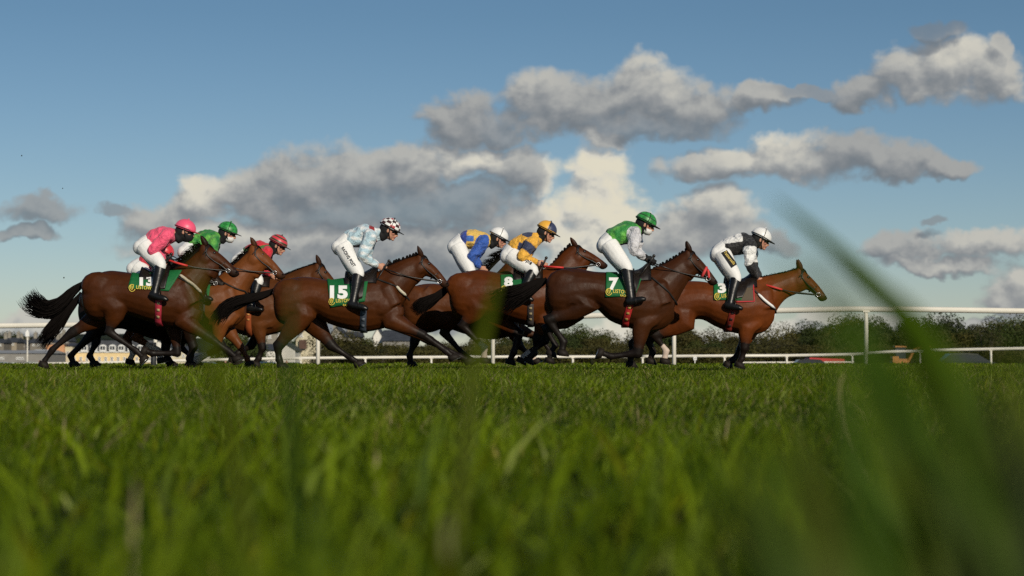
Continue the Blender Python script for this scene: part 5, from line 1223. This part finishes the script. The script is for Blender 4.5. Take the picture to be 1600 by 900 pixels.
def stand():
    D = 170; a, b_ = P(1262, 561, D), P(1320, 561, D); root = empty('stall', (a.x, D, a.z-2), 'long stall under a flat red roof below the right wood', 'stall')
    m = MB(); m.prism([(a.x, a.z-.35), (b_.x, a.z-.35), (b_.x, a.z), (a.x+.2, a.z+.12)], D, D+3); m.obj('roof', mat('red_awning', (.52, .02, .03), .6), root)
    for i in range(7): x = a.x+(b_.x-a.x)*i/6; m = MB(); m.box((x, D+.1, a.z-1.1), (.08, .08, 1.8)); m.obj('leg', M_frame, root)
    m = MB(); m.box(((a.x+b_.x)/2+.5, D+.5, a.z-.62), ((b_.x-a.x)*.7, .1, .35)); m.obj('counter', mat('pink_board', (.55, .25, .22), .7), root)
stand()
# ------------------------------------------------------------------ trees
M_leaf = {}
def leafmat(i, c, c2):
    m = bpy.data.materials.new('foliage'); m.use_nodes = True; q = NB(m.node_tree); bs = m.node_tree.nodes['Principled BSDF']
    g = q.n('ShaderNodeNewGeometry'); oi = q.n('ShaderNodeObjectInfo')
    q.put(bs.inputs['Base Color'], q.v('SCALE', q.mixc(g.outputs['Random Per Island'], c4(c), c4(c2)), q.mr(oi.outputs['Random'], 0, 1, .65, 1.25)))
    bs.inputs['Roughness'].default_value = .7; bs.inputs['Specular IOR Level'].default_value = .2; return m
LM = [leafmat(0, (.034, .043, .008), (.050, .058, .011)), leafmat(1, (.046, .044, .009), (.064, .056, .012)), leafmat(2, (.025, .037, .008), (.038, .052, .010)), leafmat(3, (.052, .052, .020), (.070, .064, .024))]
M_bark = mat('bark', (.06, .05, .04), .9, .2, var=.3)
def tree_variant(seed, w, h, bare=False):
    r = np.random.default_rng(seed); tr_ = MB(); tr_.tube([Vector((0, 0, 0)), Vector((.1, .1, h*.3)), Vector((0, 0, h*.6))], [.05*h**.8, .04*h**.8, .02*h**.8], 7)
    lobes = []
    for i in range(17):
        a = r.uniform(0, 6.28); rad = w*.5*math.sqrt(r.uniform(0, 1))*.8; z = h*r.uniform(.28, .86); rad *= 1-.55*(z/h-.3)
        c = np.array((rad*math.cos(a), rad*math.sin(a), z)); lobes.append((c, w*r.uniform(.14, .27)))
        tr_.tube([Vector((0, 0, h*.25)), Vector(c)*.6+Vector((0, 0, .1*h)), Vector(c)], [.02*h**.8, .012*h**.8, .005*h**.8], 5)
    V = []; Fc = []; n = 420 if not bare else 160
    for c, R_ in lobes:
        d = r.normal(size=(n, 3)); d /= np.linalg.norm(d, axis=1, keepdims=True); rr_ = R_*r.uniform(.5, 1.0, (n, 1))**.6*1.05; p = c+d*rr_*np.array((1, 1, .8))
        s = r.uniform(.07, .17, n)*(.7 if bare else 1)
        for k in range(n):
            t1 = r.normal(size=3); t1 -= t1@d[k]*d[k]*.6; t1 /= np.linalg.norm(t1); t2 = np.cross(d[k]+r.normal(0, .5, 3), t1); t2 /= np.linalg.norm(t2); b_ = len(V)
            V += [p[k]-t1*s[k], p[k]+t2*s[k]*.7, p[k]+t1*s[k], p[k]-t2*s[k]*.7]; Fc.append((b_, b_+1, b_+2, b_+3))
    return tr_, V, Fc
VAR = []
for i, (w, h, mi, bare) in enumerate(((7, 8.5, 0, False), (8, 9, 1, False), (6, 9.5, 2, False), (9, 8, 1, False), (6.5, 8.5, 3, True), (8.5, 9, 2, False))):
    t_, V, Fc = tree_variant(40+i, w, h, bare)
    m1 = bpy.data.meshes.new('trunk'); m1.from_pydata([tuple(v) for v in t_.V], [], t_.F); m1.materials.append(M_bark)
    m2 = bpy.data.meshes.new('crown'); m2.from_pydata([tuple(v) for v in V], [], Fc); m2.materials.append(LM[mi]); VAR.append((h, m1, m2))
def tree(px, py, D, v, label=None, wf=1.0, group='trees of the wood beyond the course', name='tree', cat='tree'):
    p = P(px, py, D); z0 = ground_z(D)-.3; h, m1, m2 = VAR[v]; s = (p.z-z0)/(h*.93)
    root = empty(name, (p.x, D, z0), label or 'tree', cat, group); root.scale = (s*wf, s*wf, s); root.rotation_euler = (0, 0, random.uniform(0, 6.28))
    for nm, me in (('trunk', m1), ('crown', m2)): o = bpy.data.objects.new(nm, me); COL.objects.link(o); o.parent = root
    return root
CX = [560,640,700,760,820,870,900,930,960,985,1030,1060,1080,1100,1120,1150,1180,1212,1240,1285,1315,1330,1360,1375,1400,1425,1450,1470,1487,1500,1537,1570,1600,1700,1800]
CY = [538,541,538,530,520,513,516,520,523,522,514,509,510,520,523,525,523,520,514,510,497,503,506,507,500,502,500,497,509,505,502,497,499,498,500]
WL = 'tree of the wood closing off the course, one crown among many'
r = np.random.default_rng(77); px = 640.0; i = 0; TREES = []
while px < 1760:
    py = float(np.interp(px, CX, CY)); TREES.append((px, py+r.uniform(-5, 6), 300+r.uniform(-6, 10), int(r.choice([0, 1, 2, 3, 5])), 1.0)); px += r.uniform(17, 27)
px = 650.0
while px < 1740:
    py = float(np.interp(px, CX, CY)); TREES.append((px, py+r.uniform(6, 16), 278+r.uniform(-6, 6), int(r.choice([0, 1, 2, 3, 4, 4, 5])), 1.1)); px += r.uniform(20, 36)
px = 500.0
while px < 1740:
    TREES.append((px, r.uniform(537, 549), 255+r.uniform(-6, 6), int(r.choice([1, 3, 4, 1])), 1.7)); px += r.uniform(17, 30)
for t in TREES: tree(t[0], t[1], t[2], t[3], WL, t[4])
for (px, py, v, D, wf, lb) in ((368, 519, 0, 285, 1.35, 'large dark round tree seen under the belly of the pale legged horse'), (352, 527, 2, 288, 1.2, 'smaller dark tree left of the large round one'), (384, 530, 5, 283, 1.2, 'smaller dark tree right of the large round one'),
    (541, 521, 3, 282, 1.4, 'olive tree in front of the grey stone houses'), (524, 530, 1, 280, 1.3, 'low olive tree at the left end of the hedge'), (560, 528, 0, 281, 1.2, 'olive tree at the right of the stone wing'), (515, 540, 4, 278, 1.6, 'pale twiggy shrub right of the rail post'), (580, 534, 3, 279, 1.5, 'brown hedge tree below the white gable'), (610, 538, 1, 279, 1.6, 'brown hedge tree before the barn'), (640, 540, 3, 280, 1.6, 'brown hedge tree at the right end of the barn'),
    (14, 520, 2, 520, 1.4, 'dark tree on the skyline over the leftmost roofs'), (34, 523, 0, 525, 1.4, 'dark tree on the skyline near the floodlight mast'), (60, 524, 2, 520, 1.4, 'dark tree on the skyline over the fourth roof'), (84, 521, 0, 530, 1.3, 'tall dark tree on the skyline before the rear tail'), (106, 522, 2, 520, 1.3, 'dark tree behind the white gable above the hotel'), (-10, 523, 5, 520, 1.4, 'dark tree on the skyline at the very left edge')):
    tree(px, py, D, v, lb, wf, 'single trees among the houses')

M_clod = mat('turf_clod', (.02, .022, .010), .95, .1, bump=[(60, 1, .01)])
for (px, py, D, r_, lb) in ((34, 243, 23, .008, 'tiny clod of turf flying highest in the sky at the far left'), (98, 294, 23, .006, 'speck of turf in the sky above the streaming black tail'), (100, 434, 22.6, .010, 'small clod of turf flying just above the tail of horse 13'), (596, 548, 23.2, .020, 'clod of turf kicked up under the belly of horse 15'), (925, 566, 22.9, .026, 'clod of turf kicked up behind the shod hoof of horse 7')):
    p = P(px, py, D); V, Fc = ellipsoid(p, (r_, r_*.8, r_*1.2), 9, 6); V = np.array([tuple(v) for v in V]); V = V+(V-np.array(p))*(wob(V, 150, px)*.35)[:, None]
    meta(obj('turf_clod', V, Fc, M_clod, None, True, loc=tuple(p)), lb, 'clod')
